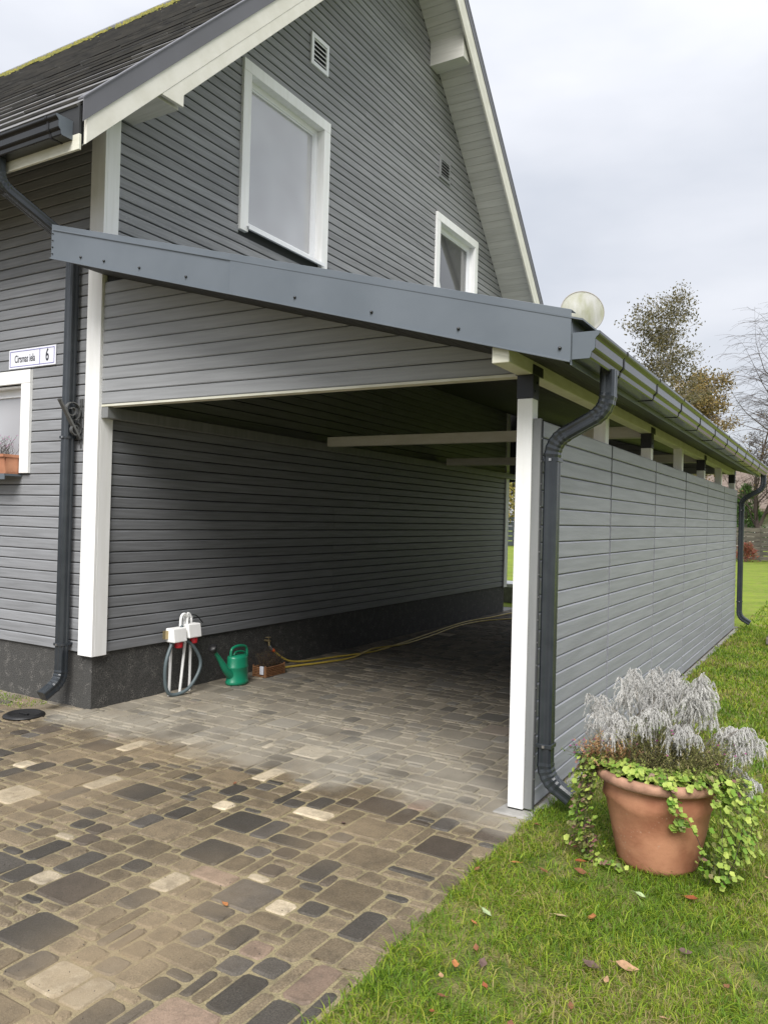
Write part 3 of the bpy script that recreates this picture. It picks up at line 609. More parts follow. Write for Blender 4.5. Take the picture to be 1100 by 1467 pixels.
# house footprint is not paved
hi = int(round((0-PX0)/PU)); hj = int(round((0-PY0)/PU)); occ[:hi, hj+1:] = True
for (x, y, a, b, c) in FORCED:
    i0 = int(round((x-PX0)/PU-a/2)); j0 = int(round((y-PY0)/PU-b/2)); ok = None
    for di, dj in ((0,0),(1,0),(0,1),(-1,0),(0,-1),(1,1),(-1,-1),(1,-1),(-1,1)):
        if can(i0+di, j0+dj, a, b): ok = (i0+di, j0+dj); break
    if ok: put(*ok, a, b, c)
rp = random.Random(21)
shapes = [((4, 4), 5), ((2, 4), 14), ((2, 3), 24), ((2, 2), 26), ((4, 2), 8), ((3, 3), 8), ((3, 2), 10), ((1, 3), 2), ((1, 2), 2), ((2, 1), 4)]
order = [(i, j) for j in range(0, NY, 1) for i in range(0, NX, 1)]
# big slabs first, then beds two modules wide running away from the viewer
for _ in range(1500):
    i = rp.randrange(0, NX-4); j = rp.randrange(0, NY-4)
    if can(i, j, 4, 4) and rp.random() < .5: put(i, j, 4, 4, rp.choices('nbgd', (80, 9, 7, 4))[0] if PY0+j*PU < .6 else rp.choices('ndgbpk', (70, 9, 8, 6, 3, 2))[0])
for i in range(0, NX):
    j = 0
    while j < NY:
        if occ[i, j]: j += 1; continue
        sh = [s for s, wt in shapes[1:] for _ in range(wt)]; rp.shuffle(sh); done = False
        for (a, b) in sh[:14]:
            if can(i, j, a, b): put(i, j, a, b, rp.choices('ndgbpk', (80, 4, 5, 9, 1, 1))[0]); done = True; break
        if not done:
            for (a, b) in ((2, 2), (1, 4), (1, 3), (1, 2), (2, 1), (1, 1)):
                if can(i, j, a, b): put(i, j, a, b, rp.choices('ndg', (92, 4, 4))[0]); break
        j += 1
def stone_mesh_data(a, b, r):
    """rounded-corner slab with a worn top edge, centred"""
    W, H = a*PU-.0105, b*PU-.0105; c = min(.021, W*.33, H*.33); rings = []
    for (ins, z) in ((0, -.03), (0, -.0075), (.008, -.0008)):
        w2, h2, cc = W/2-ins, H/2-ins, c
        pts = []
        for sx, sy, o in ((1, 1, 0), (-1, 1, 1), (-1, -1, 2), (1, -1, 3)):
            pa = (sx*w2, sy*(h2-cc)); pb = (sx*(w2-cc), sy*h2); pm = (sx*(w2-cc*.3), sy*(h2-cc*.3))
            pts += [pa, pm, pb] if o in (0, 2) else [pb, pm, pa]
        rings.append([(x+r.uniform(-.0038, .0038), y+r.uniform(-.0038, .0038), z+(r.uniform(-.001, .001) if z > -.02 else 0)) for x, y in pts])
    n = 12; vs = [v for ring in rings for v in ring]; fs = []
    for k in range(2):
        for q in range(n): fs.append((k*n+q, k*n+(q+1) % n, (k+1)*n+(q+1) % n, (k+1)*n+q))
    fs.append(tuple(range(2*n, 3*n))); return vs, fs
cx_, cy_ = CAM[0], CAM[1]
def stone_px(s):
    x = PX0+(s[0]+s[2]/2)*PU; y = PY0+(s[1]+s[3]/2)*PU; d = Vector((x-CAM[0], y-CAM[1], -CAM[2])); z = d.dot(_f)
    if z < .5: return -1
    u = 550+FPX*d.dot(_r2)/z; v = 733.5-FPX*d.dot(_u2)/z
    if u < -20 or u > 1120 or v > 1500 or v < 0: return -1
    return s[2]*s[3]/z**3
# leave the very edge ragged against the lawn, skip stones under wall and post foot
stones = [s for s in stones if not (PX0+(s[0]+s[2])*PU > 3.75)]
stones.sort(key=stone_px, reverse=True)
cache = {}; rs = random.Random(5)
joined = []; kinds = 'ndgpbk'
for idx, (i, j, a, b, c) in enumerate(stones):
    x = PX0+(i+a/2)*PU; y = PY0+(j+b/2)*PU
    if idx < 300:
        key = (a, b, rs.randrange(4), c)
        if key not in cache:
            vs, fs = stone_mesh_data(a, b, rs); me = bpy.data.meshes.new('paver'); me.from_pydata(vs, [], fs); me.materials.append(PM[c]); cache[key] = me
        link('paver', cache[key], drv, (x, y, rs.uniform(-.0018, .0018)), (rs.uniform(-.006, .006), rs.uniform(-.006, .006), rs.uniform(-.008, .008)))
    else: joined.append((x, y, a, b, c))
V = []; F = []; MI = []; RN = []; off = 0
for (x, y, a, b, c) in joined:
    vs, fs = stone_mesh_data(a, b, rs); dz = rs.uniform(-.0018, .0018); rv = rs.random()
    V += [(x+p, y+q, r_+dz) for p, q, r_ in vs]; F += [tuple(off+k for k in f) for f in fs]; MI += [kinds.index(c)]*len(fs); RN += [rv]*len(vs); off += len(vs)
me = bpy.data.meshes.new('paver_field'); me.from_pydata(V, [], F)
for c in kinds: me.materials.append(PM[c])
me.polygons.foreach_set('material_index', MI); at = me.attributes.new('rnd', 'FLOAT', 'POINT'); at.data.foreach_set('value', RN)
tag(link('paver_field', me, drv), kind='stuff')
# slab at the post foot
MB().prism([(3.53, -.20, -.02), (3.76, -.20, -.02), (3.74, -.02, -.02), (3.56, .02, -.02)], (0, 0, .026)).build('post_slab', concrete, drv, .008)
MB().box((3.715, .0, -.03), (3.775, 9.1, .004)).build('edge_strip', concrete, drv, .003)

gr_ = MB(); rg = random.Random(77)
for _ in range(1500):
    x = rg.uniform(.2, 3.7); y = rg.uniform(-3.2, .8); s = rg.uniform(.0015, .0045); a = rg.uniform(0, 6.28); c_, s_ = math.cos(a)*s, math.sin(a)*s
    gr_.add([(x-c_, y-s_, -.001), (x+c_, y+s_, -.001), (x+s_*.6, y-c_*.6, -.001), (x, y, s*.9)], [(0, 2, 3), (2, 1, 3), (1, 0, 3)])
tag(gr_.build('grit', barkm, drv), kind='stuff')

# ================================================================ GRASS
def blades(name, P, h, wd, m, lean=.5, seed=1, tilt=None):
    r = np.random.default_rng(seed); n = len(P); P = np.asarray(P, float)
    H = h*r.uniform(.45, 1.25, n)*(1+.0*P[:, 0]); a = r.uniform(0, 2*np.pi, n); la = a+r.normal(0, .9, n)
    ln = H*lean*r.uniform(.2, 2.0, n); W = wd*r.uniform(.6, 1.3, n)
    dx, dy = np.cos(la), np.sin(la); wx, wy = -np.sin(a)*W/2, np.cos(a)*W/2
    V = np.zeros((n, 5, 3)); z0 = P[:, 2]
    V[:, 0] = np.c_[P[:, 0]-wx, P[:, 1]-wy, z0-.004]; V[:, 1] = np.c_[P[:, 0]+wx, P[:, 1]+wy, z0-.004]
    mx_, my_ = P[:, 0]+dx*ln*.35, P[:, 1]+dy*ln*.35; mz = z0+H*.62
    V[:, 2] = np.c_[mx_+wx*.8, my_+wy*.8, mz]; V[:, 3] = np.c_[mx_-wx*.8, my_-wy*.8, mz]
    V[:, 4] = np.c_[P[:, 0]+dx*ln, P[:, 1]+dy*ln, z0+H*np.clip(1-.25*lean, .3, 1)]
    me = bpy.data.meshes.new(name); me.vertices.add(n*5); me.vertices.foreach_set('co', V.reshape(-1))
    loops = np.arange(n)[:, None]*5+np.array([0, 1, 2, 3, 3, 2, 4]); me.loops.add(n*7); me.loops.foreach_set('vertex_index', loops.reshape(-1).astype(np.int32))
    me.polygons.add(n*2); st = np.arange(n)[:, None]*7+np.array([0, 4]); me.polygons.foreach_set('loop_start', st.reshape(-1).astype(np.int32))
    me.update(calc_edges=True); me.materials.append(m)
    at = me.attributes.new('rnd', 'FLOAT', 'POINT'); at.data.foreach_set('value', np.repeat(tilt if tilt is not None else r.uniform(0, .999, n), 5).astype(np.float32))
    return tag(link(name, me), kind='stuff')
def grassmat(name):
    m = leafmat(name, (0, 0, 0), (0, 0, 0), .5, .35); t = m.node_tree; N = t.nodes; L = t.links
    mixn = [n for n in N if n.type == 'MIX_RGB'][0]; src = mixn.inputs[0].links[0].from_socket
    cr_ = N.new('ShaderNodeValToRGB'); e = cr_.color_ramp.elements; e[0].position = 0; e[0].color = (.10, .19, .015, 1); e[1].position = 1; e[1].color = (.30, .25, .11, 1)
    for p_, c_ in ((.35, (.17, .275, .02)), (.62, (.255, .35, .025)), (.82, (.33, .36, .045)), (.92, (.36, .30, .11))): q = e.new(p_); q.color = (*c_, 1)
    g = N.new('ShaderNodeNewGeometry'); n = N.new('ShaderNodeTexNoise'); n.inputs['Scale'].default_value = 1.7; n.inputs['Detail'].default_value = 4; L.new(g.outputs['Position'], n.inputs[0])
    r = N.new('ShaderNodeMapRange'); r.inputs[1].default_value = .38; r.inputs[2].default_value = .66; r.inputs[3].default_value = -.35; r.inputs[4].default_value = .34; L.new(n.outputs['Fac'], r.inputs[0])
    ad = N.new('ShaderNodeMath'); ad.operation = 'ADD'; ad.use_clamp = True; L.new(src, ad.inputs[0]); L.new(r.outputs[0], ad.inputs[1]); L.new(ad.outputs[0], cr_.inputs[0])
    for l in list(mixn.outputs[0].links): L.new(cr_.outputs[0], l.to_socket)
    return m
grass_m = grassmat('grass_blade')
def lawn_edge(y): return np.interp(y, [-8, -3, -1.9, -1, 0, 9.2], [3.86, 3.79, 3.76, 3.74, 3.745, 3.775])+.012*np.sin(y*9)+.01*np.sin(y*23)
def scatter(n, x0, x1, y0, y1, r):
    x = r.uniform(x0, x1, n); y = r.uniform(y0, y1, n); k = x > lawn_edge(y)+r.normal(0, .012, n); 
    dd = np.c_[x-CAM[0], y-CAM[1]]; z = dd@np.array([_f.x, _f.y]); u = dd@np.array([_r.x, _r.y]); k &= (z > .8) & (np.abs(u) < z*.53+.35)
    th = np.sin(x*5.1+1.3*np.sin(y*3.7))+np.sin(y*6.3+2*np.sin(x*2.9))+.7*np.sin((x-y)*11); k &= ~((th > .75) & (r.uniform(0, 1, n) < .62) & (y < 3))
    x, y = x[k], y[k]; return np.c_[x, y, np.zeros(len(x))]
r_ = np.random.default_rng(3)
P = scatter(150000, 3.7, 7.0, -3.2, 0.6, r_); 
# thin out where the turf is worn
blades('grass', P, .034, .0040, grass_m, 1.1, 1)
P = scatter(26000, 3.7, 7.0, -3.2, 1.2, r_); blades('grass', P[::2], .058, .0045, grass_m, 1.2, 2)
P = scatter(160000, 3.7, 12.0, .6, 9.6, r_); blades('grass', P, .045, .009, grass_m, .8, 4)
P = scatter(90000, -16, 30, 24, 39, r_); blades('grass', P, .07, .05, grass_m, .8, 7)
P = scatter(120000, -6, 26, 9.5, 24, r_); P = P[(P[:, 1] > 9.5)]; blades('grass', P, .055, .022, grass_m, .8, 5)
# moss and blades creeping on the old corner of the drive
pr = np.c_[r_.uniform(-1.6, -.1, 900), r_.uniform(-.30, -.03, 900), np.zeros(900)]; blades('moss_growth', pr[pr[:, 0] < -.45], .012, .006, grass_m, .8, 6)

# ================================================================ THINGS ON THE HOUSE
def smooth(pts, k=8):
    P = [Vector(p) for p in pts]; out = []
    for i in range(len(P)-1):
        p0, p1, p2, p3 = P[max(i-1, 0)], P[i], P[i+1], P[min(i+2, len(P)-1)]
        for j in range(k):
            t = j/k; out.append(.5*((2*p1)+(-p0+p2)*t+(2*p0-5*p1+4*p2-p3)*t*t+(-p0+3*p1-3*p2+p3)*t**3))
    out.append(P[-1]); return out

# address plate
sg = thing('address_sign', 'white enamel address plate above the flower box window', 'sign', (-.83, -.028, 2.89))
sx0, sx1, sz0, sz1 = -.315, .315, -.083, .083
MB().box((sx0, -.006, sz0), (sx1, 0, sz1)).build('plate', sign_w, sg, .002)
fr = MB(); t = .0035; a, b, c, d = sx0+.018, sx1-.018, sz0+.016, sz1-.016
for q in (((a, c), (b, c+t)), ((a, d-t), (b, d)), ((a, c+t), (a+t, d-t)), ((b-t, c+t), (b, d-t)), ((.105, c+t), (.105+t, d-t))): fr.box((q[0][0], -.0085, q[0][1]), (q[1][0], -.0062, q[1][1]))
fr.build('border_line', ink_b, sg)
def text(s, size, loc, parent, m, sx=1, bold=0, name='lettering'):
    cu = bpy.data.curves.new('t', 'FONT'); cu.body = s; cu.size = size; cu.align_x = 'CENTER'; cu.align_y = 'CENTER'; cu.extrude = .0006; cu.offset = bold
    tmp = bpy.data.objects.new('t', cu); COL.objects.link(tmp); dg = bpy.context.evaluated_depsgraph_get(); me = bpy.data.meshes.new_from_object(tmp.evaluated_get(dg)); bpy.data.objects.remove(tmp)
    me.materials.clear(); me.materials.append(m); me.transform(Matrix.Diagonal((sx, 1, 1, 1)))
    return link(name, me, parent, loc, (math.radians(90), 0, 0))
text('Cirsmas iela', .092, (-.095, -.0072, -.004), sg, ink, .62, .0006); text('6', .145, (.205, -.0072, .002), sg, ink, .62, .0022)
# forged bracket beside the corner downpipe
wb = thing('wrought_iron_bracket', 'black wrought iron scroll bracket fixed to the wall beside the corner downpipe', 'bracket', (-.175, -.024, 2.30))
MB().box((-.008, -.008, -.20), (.008, 0, .20)).box((.020, -.006, -.17), (.030, 0, .20)).box((-.030, -.006, -.17), (-.020, 0, .20)).build('back_plate', iron, wb, .002)
MB().prism([(-.018, -.012, -.12), (-.018, -.025, -.135), (-.018, -.225, .165), (-.018, -.212, .175)], (.036, 0, 0)).build('arm', iron, wb, .002)
def spiral(c, r0, turns, a0, dirn=1, n=40): return [(0, c[0]+r0*(1-.8*i/n)*math.cos(a0+dirn*turns*2*math.pi*i/n), c[1]+r0*(1-.8*i/n)*math.sin(a0+dirn*turns*2*math.pi*i/n)) for i in range(n+1)]
def flat(pts, w=.030, t=.007):
    m = MB(); 
    for i in range(len(pts)-1):
        A, B = Vector(pts[i]), Vector(pts[i+1]); dd = (B-A).normalized(); nn = Vector((0, -dd.z, dd.y))*t
        m.prism([A-Vector((w/2, 0, 0)), B-Vector((w/2, 0, 0)), B+nn-Vector((w/2, 0, 0)), A+nn-Vector((w/2, 0, 0))], (w, 0, 0))
    return m
flat(spiral((-.10, .095), .085, 1.6, -1.2)).build('scroll', iron, wb); flat(spiral((-.065, -.055), .055, 1.4, 1.2, -1)).build('scroll', iron, wb)
# window box with plants
wbx = thing('window_box', 'terracotta coloured trough planter standing on the front window sill', 'planter', (-1.35, -.105, 1.889))
def trough(L, D, H, t=.012):
    m = MB(); w0, w1 = D*.36, D*.5
    m.prism([(-L/2, -w0, 0), (-L/2, -w1, H), (-L/2, -w1+t, H), (-L/2, -w0+t, t), (-L/2, w0-t, t), (-L/2, w1-t, H), (-L/2, w1, H), (-L/2, w0, 0)], (L, 0, 0))
    m.box((L/2-t, -w0, .01), (L/2+.001, w0, H-.004)).box((-L/2-.001, -w0, .01), (-L/2+t, w0, H-.004)); return m
trough(.80, .17, .155).build('trough', terra, wbx, .003)
MB().box((-.41, -.095, .14), (.41, -.083, .165)).box((.398, -.083, .14), (.41, .083, .165)).box((-.41, .083, .14), (.41, .095, .165)).build('rim', terra, wbx, .002)
MB().box((-.385, -.07, .1), (.385, .07, .135)).build('soil', soil_m, wbx)
heath_m = leafmat('dry_heath', (.10, .10, .03), (.22, .12, .07), .8, .1); bloom = leafmat('purple_bloom', (.30, .06, .22), (.50, .14, .34), .7, .2); olive_st = mat('olive_stem', (.16, .15, .06), .8, var=.4)
green_d = leafmat('dark_leaf', (.05, .09, .015), (.12, .16, .03), .6, .2)
def stems(name, base, n, spread, h, m, mb_, parent=None, seed=1, rx=.3, ry=.06, flower=.3, width=.0018, leaf=.007, nl=14):
    r = random.Random(seed); st = MB(); lf = MB(); fl = MB(); rn1 = []; rn2 = []
    for _ in range(n):
        p = Vector((r.uniform(-rx, rx), r.uniform(-ry, ry), 0)); d = Vector((r.gauss(0, spread)+p.x*.5, r.gauss(0, spread)+p.y*.5, 1)).normalized(); hh = h*r.uniform(.5, 1.1); pts = []
        for k in range(5): pts.append(p+d*hh*k/4+Vector((r.gauss(0, .006), r.gauss(0, .006), 0))*k)
        st.tube(pts, [width, width, width*.9, width*.7, width*.4], 3, caps=False)
        for k in range(nl):
            t = r.uniform(.15, 1); q = pts[0].lerp(pts[-1], t); a = r.uniform(0, 6.28); o = Vector((math.cos(a), math.sin(a), r.uniform(0, .8)))*leaf*r.uniform(.6, 1.6); s_ = Vector((-math.sin(a), math.cos(a), 0))*leaf*.22
            lf.add([q-s_, q+s_, q+o], [(0, 1, 2)]); rn1 += [r.random()]*3
        if r.random() < flower:
            q = pts[-1]
            for k in range(5): a = k*1.26; lf_ = Vector((math.cos(a), math.sin(a), .5))*.006; fl.add([q, q+lf_+Vector((.003, 0, 0)), q+lf_+Vector((0, 0, .005))], [(0, 1, 2)]); rn2 += [r.random()]*3
    root = thing(name, mb_[0], mb_[1], base)
    tag(st.build('stem', mb_[2], root), kind='stuff')
    for o, rr, mm_, nm in ((lf, rn1, m, 'foliage'), (fl, rn2, bloom, 'blossom')):
        if not o.v: continue
        me = o.mesh(nm, mm_); a = me.attributes.new('rnd', 'FLOAT', 'POINT'); a.data.foreach_set('value', rr); tag(link(nm, me, root), kind='stuff')
    return root
stems('heather', (-1.35, -.105, 2.02), 150, .25, .20, green_d, ('wiry heather with tiny purple flowers growing in the window box trough', 'plant', twig), seed=3, rx=.37, ry=.06, flower=.5)
# satellite dish on a short mast behind the carport fascia
DZ = 4.03; dish = thing('satellite_dish', 'round grey-green stained satellite dish standing above the carport roof', 'satellite dish', (2.52, 4.64, sz(2.52)+.21))
dl = DZ-dish.location.z; dm = MB(); nR = 32; R0 = .245
for (rr, zz, off) in ((R0, .0, 0),): pass
prof = [(0, .045), (R0*.3, .041), (R0*.6, .029), (R0*.85, .013), (R0, 0), (R0+.006, .002), (R0+.006, -.004), (R0, -.006), (R0*.6, .022), (0, .038)]
dm.lathe(prof, n=36); dob = dm.build('dish', dish_m, dish)
dirv = Vector((CAM[0]-2.52+2.2, CAM[1]-4.64, 1.5)).normalized(); dob.rotation_euler = (dirv).to_track_quat('Z', 'Y').to_euler(); dob.location = (0, 0, dl)
MB().tube([(0, .06, 0), (0, .06, dl+.05)], .02, 10).build('mast', screw_m, dish)
MB().lathe([(R0+.001, -.006), (R0+.009, -.004), (R0+.009, .004), (R0+.001, .006)], n=36).build('rim', barnwall, dob)
MB().tube([(0, .02, dl-.20), dirv*-.34+Vector((0, 0, dl-.10)), ], .008, 6).build('feed_arm', screw_m, dish)
MB().tube([dirv*-.32+Vector((0, 0, dl-.10)), dirv*-.40+Vector((0, 0, dl-.05))], .022, 10).build('receiver', barnwall, dish)

# ================================================================ THINGS IN THE CARPORT
sp_ = thing('socket_post', 'two white bent pipes at the plinth carrying boxes with red power sockets', 'power outlet', (.10, .87, 0))
for nm, pts in (('pipe', [(.02, .10, 0), (.02, .10, .60), (.02, .095, .66), (.02, .06, .695), (.02, .02, .66), (.02, .015, .56)]), ('pipe', [(.05, -.05, 0), (.05, .02, .62), (.05, .015, .675), (.05, -.02, .70), (.05, -.055, .67), (.05, -.06, .56)]), ('pipe', [(.04, -.165, 0), (.04, -.155, .48)])):
    MB().tube(smooth(pts, 6), .0125, 10).build(nm, white, sp_)
for nm, y0, zz in (('socket_box', -.20, .47), ('socket_box', -.02, .49)):
    o = MB().prism([(.015, y0+.0, zz), (.125, y0+.0, zz), (.105, y0+.0, zz+.12), (.015, y0+.0, zz+.12)], (0, .155, 0)).build(nm, white, sp_, .008)
    c0 = (.075, y0+.10, zz-.055); MB().lathe([(0, 0), (.034, 0), (.036, .01), (.036, .045), (.030, .056), (0, .056)], (0, 0, 0), 16).build('socket', red_pl, o, loc=c0)
MB().box((.018, -.235, .50), (.05, -.2005, .57)).build('switch', brass, sp_)
ch = thing('coiled_cable', 'grey flexible cable looping down from the white power sockets to the paving', 'cable', (.13, .80, 0))
MB().tube(smooth([(.03, .02, .60), (.03, -.08, .48), (.04, -.17, .30), (.04, -.165, .10), (.05, -.10, .015), (.08, .05, .04), (.08, .18, .16), (.07, .215, .28), (.05, .13, .42), (.02, .03, .50)]), .016, 8).build('cable', hose_g, ch)
MB().tube(smooth([(.0, -.02, .50), (.0, .04, .66), (.0, .10, .705)]), .005, 6).build('black_lead', black_pl, ch); MB().tube(smooth([(.0, .17, .68), (-.03, .26, .66), (-.03, .34, .59)]), .005, 6).build('black_lead', black_pl, ch)
# watering can
wc = thing('watering_can', 'green plastic watering can with black rose on its spout, standing by the plinth', 'watering can', (.27, 1.44, 0))
sx_, sy_ = .72, 1.0
MB().lathe([(0, 0), (.118, 0), (.127, .012), (.127, .032), (.119, .040), (.117, .15), (.121, .156), (.121, .168), (.116, .174), (.113, .245), (.108, .262), (.085, .272), (.0, .274)], sx=sx_, sy=sy_, n=36).build('body', green_pl, wc)
MB().tube(smooth([(0, -.095, .245), (0, -.088, .325), (0, -.03, .352), (0, .06, .350), (0, .118, .325), (0, .13, .26), (0, .115, .17)]), .0135, 10).build('handle', green_pl, wc)
MB().tube(smooth([(0, -.055, .272), (0, -.03, .30), (0, .04, .30), (0, .095, .285), (0, .108, .255)]), .010, 8).build('filler_hood', green_pl, wc)
MB().tube(smooth([(0, -.08, .075), (0, -.16, .15), (0, -.24, .255), (0, -.30, .325)]), [.05]*4+[.042]*4+[.03]*4+[.022]*4+[.017]*4+[.016]*5, 12).build('spout', green_pl, wc) if False else None
pp = smooth([(0, -.075, .085), (0, -.16, .155), (0, -.24, .255), (0, -.31, .335)]); nn_ = len(pp)
MB().tube(pp, [.052-.037*(i/(nn_-1))**.7 for i in range(nn_)], 12).build('spout', green_pl, wc)
rz = MB().lathe([(0, 0), (.014, 0), (.020, .02), (.045, .055), (.047, .066), (.035, .078), (0, .084)], n=20).build('rose', black_pl, wc); rz.location = (0, -.305, .33); rz.rotation_euler = (math.radians(38), 0, 0)
# wicker basket with dry plants
bk = thing('wicker_basket', 'small rectangular brown wicker basket with a paper tag beside the green can', 'basket', (.24, 1.95, 0))
L_, W_, H_ = .30, .15, .10; wv = MB()
for lay in range(6):
    z = .008+lay*.0165; pts = []; n = 64
    for k in range(n+1):
        t = k/n*4; s = int(t) % 4; f_ = t-int(t) if k < n else 0
        c_ = [(-W_/2, -L_/2), (W_/2, -L_/2), (W_/2, L_/2), (-W_/2, L_/2), (-W_/2, -L_/2)]; A, B = c_[s], c_[s+1]
        o = .004*(1 if (k+lay) % 2 else -1); x = A[0]+(B[0]-A[0])*f_; y = A[1]+(B[1]-A[1])*f_; pts.append((x+(o if s in (1, 3) else 0), y+(o if s in (0, 2) else 0), z))
    wv.tube(pts, .0085, 5)
tag(wv.build('weave', wicker, bk), kind='stuff')
MB().box((-W_/2+.006, -L_/2+.006, .0), (W_/2-.006, L_/2-.006, .075)).build('filling', soil_m, bk)
for (x, y) in ((-W_/2, -L_/2), (W_/2, -L_/2), (W_/2, L_/2), (-W_/2, L_/2)): MB().tube([(x, y, 0), (x, y, .112)], .009, 6).build('corner_stake', wicker, bk)
MB().box((.02, -L_/2-.018, .03), (.065, -L_/2-.013, .11)).build('tag', paper, bk)
heath_g0 = leafmat('withered_leaf', (.16, .17, .05), (.30, .17, .08), .8, .2)
stems('dry_plant', (.24, 1.96, .07), 150, .40, .20, heath_g0, ('withered brown and olive plants growing out of the wicker basket', 'plant', twig), seed=9, rx=.06, ry=.13, flower=0)
# tap and hose
tp = thing('wall_tap', 'brass outdoor tap on the dark plinth with the yellow hose attached', 'tap', (.0, 2.17, .27))
MB().tube([(0, 0, .02), (.07, 0, .02)], .012, 10).build('tap_body', brass, tp); MB().tube([(.055, 0, .02), (.06, 0, -.03)], .011, 10).build('nozzle', brass, tp)
MB().tube([(.05, 0, .03), (.05, 0, .055)], .006, 8).build('spindle', brass, tp); MB().box((.03, -.035, .053), (.07, .02, .062)).build('tap_handle', brass, tp, .003)
MB().tube([(.06, .0, -.03), (.065, .02, -.06), (.07, .04, -.075)], .014, 10).build('connector', screw_m, tp); MB().tube([(.07, .04, -.075), (.075, .065, -.09)], .017, 10).build('coupling', orange_pl, tp)
hs = thing('garden_hose', 'long yellow garden hose lying along the house plinth on the paving', 'hose', (0, 2.2, 0))
def hz(L): return [(x, y-2.2, z) for x, y, z in L]
MB().tube(smooth(hz([(.075, 2.235, .18), (.085, 2.30, .13), (.11, 2.45, .05), (.15, 2.7, .014), (.24, 3.1, .012), (.40, 3.72, .012), (.36, 4.4, .012), (.28, 5.2, .012), (.17, 6.2, .012), (.13, 7.0, .012), (.22, 7.8, .012), (.26, 8.5, .012), (.5, 8.9, .012)]), 10), .0105, 8).build('hose', hose_y, hs)
MB().tube(smooth(hz([(.16, 2.05, .012), (.20, 2.35, .014), (.33, 2.75, .013), (.42, 3.2, .013), (.36, 3.75, .033), (.42, 4.4, .014), (.36, 5.3, .013), (.24, 6.4, .013), (.30, 7.2, .013), (.55, 7.75, .013), (.9, 8.1, .013), (1.4, 8.2, .013)]), 10), .0105, 8).build('hose', hose_y, hs)
# black lid on the paving by the left corner
ld = thing('drain_lid', 'round black plastic drain cover lying on the paving below the corner spout', 'drain cover', (-.254, -.414, 0))
MB().lathe([(0, .012), (.105, .012), (.112, .020), (.128, .022), (.134, .016), (.150, .010), (.153, .0), (0, .0)], n=36).build('cover', black_pl, ld)
MB().box((-.05, -.012, .0125), (.05, .012, .022)).build('grip', black_pl, ld, .003)

# ================================================================ POTTED PLANTS
PC = Vector((4.43, -.345, 0)); PS_ = 1.06
pot = thing('terracotta_pot', 'large terracotta pot with a thick rim on the grass beside the carport wall', 'plant pot', PC)
pm = MB(); n = 72
prof = [(0, .0), (.150, .0), (.168, .008), (.175, .03), (.205, .18), (.226, .29), (.232, .335)]
vs = []; fs = []
prof2 = prof+[(.236, .352), (.236, .400)]
for i, (r, z) in enumerate(prof2):
    for k in range(n):
        a = 2*math.pi*k/n; zz = z; rr = r
        if i in (5, 6): zz = z+.013*math.sin(a*5+.8)
        if i == 6: rr = r+.009; zz -= .018
        if i == 5: rr = r-.001
        vs.append((rr*math.cos(a)*PS_, rr*math.sin(a)*PS_, zz))
for i in range(len(prof2)-1):
    for k in range(n): fs.append((i*n+k, i*n+(k+1) % n, (i+1)*n+(k+1) % n, (i+1)*n+k))
pm.add(vs, fs, 0, True); pm.build('body', terra, pot)
MB().lathe([(.236, .392), (.262, .394), (.274, .402), (.277, .420), (.272, .437), (.256, .444), (.236, .440), (.228, .425), (.224, .36)], n=64, sx=PS_, sy=PS_).build('rim', terra_rim, pot)
MB().lathe([(.232, .385), (.12, .40), (0, .405)], n=24, sx=PS_, sy=PS_).build('soil', soil_m, pot)
# silver drooping plumes
PLUME=[(4.071,-0.242,0.747),(4.068,-0.292,0.645),(4.106,-0.242,0.699),(4.121,-0.192,0.721),(4.189,-0.392,0.683),(4.216,-0.442,0.634),(4.174,-0.192,0.737),(4.234,-0.392,0.69),(4.198,-0.142,0.81),(4.216,-0.142,0.851),(4.244,-0.142,0.874),(4.254,-0.122,0.882),(4.305,-0.242,0.84),(4.223,-0.242,0.772),(4.26,-0.242,0.806),(4.274,-0.442,0.652),(4.292,-0.442,0.663),(4.334,-0.292,0.833),(4.34,-0.192,0.874),(4.367,-0.192,0.887),(4.384,-0.142,0.895),(4.421,-0.192,0.884),(4.439,-0.142,0.897),(4.466,-0.192,0.871),(4.493,-0.192,0.846),(4.371,-0.292,0.819),(4.406,-0.292,0.815),(4.441,-0.292,0.829),(4.476,-0.292,0.824),(4.356,-0.342,0.762),(4.401,-0.392,0.76),(4.36,-0.442,0.737),(4.438,-0.442,0.739),(4.395,-0.442,0.724),(4.439,-0.342,0.792),(4.449,-0.242,0.849),(4.56,-0.342,0.888),(4.585,-0.342,0.905),(4.61,-0.342,0.912),(4.63,-0.342,0.915),(4.565,-0.362,0.83),(4.589,-0.362,0.851),(4.622,-0.362,0.864),(4.652,-0.342,0.856),(4.677,-0.342,0.855),(4.594,-0.382,0.785),(4.626,-0.382,0.798),(4.65,-0.342,0.79),(4.51,-0.462,0.688),(4.548,-0.492,0.679),(4.576,-0.462,0.694),(4.609,-0.462,0.674),(4.524,-0.492,0.65),(4.738,-0.242,0.681),(4.764,-0.292,0.644),(4.806,-0.242,0.679),(4.815,-0.242,0.649),(4.781,-0.292,0.603),(4.863,-0.242,0.64),(4.848,-0.242,0.611),(4.726,-0.242,0.635),(4.802,-0.292,0.554),(4.821,-0.342,0.45),(4.836,-0.342,0.445),(4.521,-0.342,0.74),(4.195,-0.442,0.594)]
silver = leafmat('silver_plume', (.32, .315, .30), (.68, .67, .64), .85, .30)
sb = thing('silver_shrub', 'dried silver-grey feathery plumes drooping above the terracotta pot', 'plant', (PC.x, PC.y, .41))
O = Vector((PC.x, PC.y, .41)); rr_ = random.Random(12); smb = MB(); V = []; F = []; RN = []
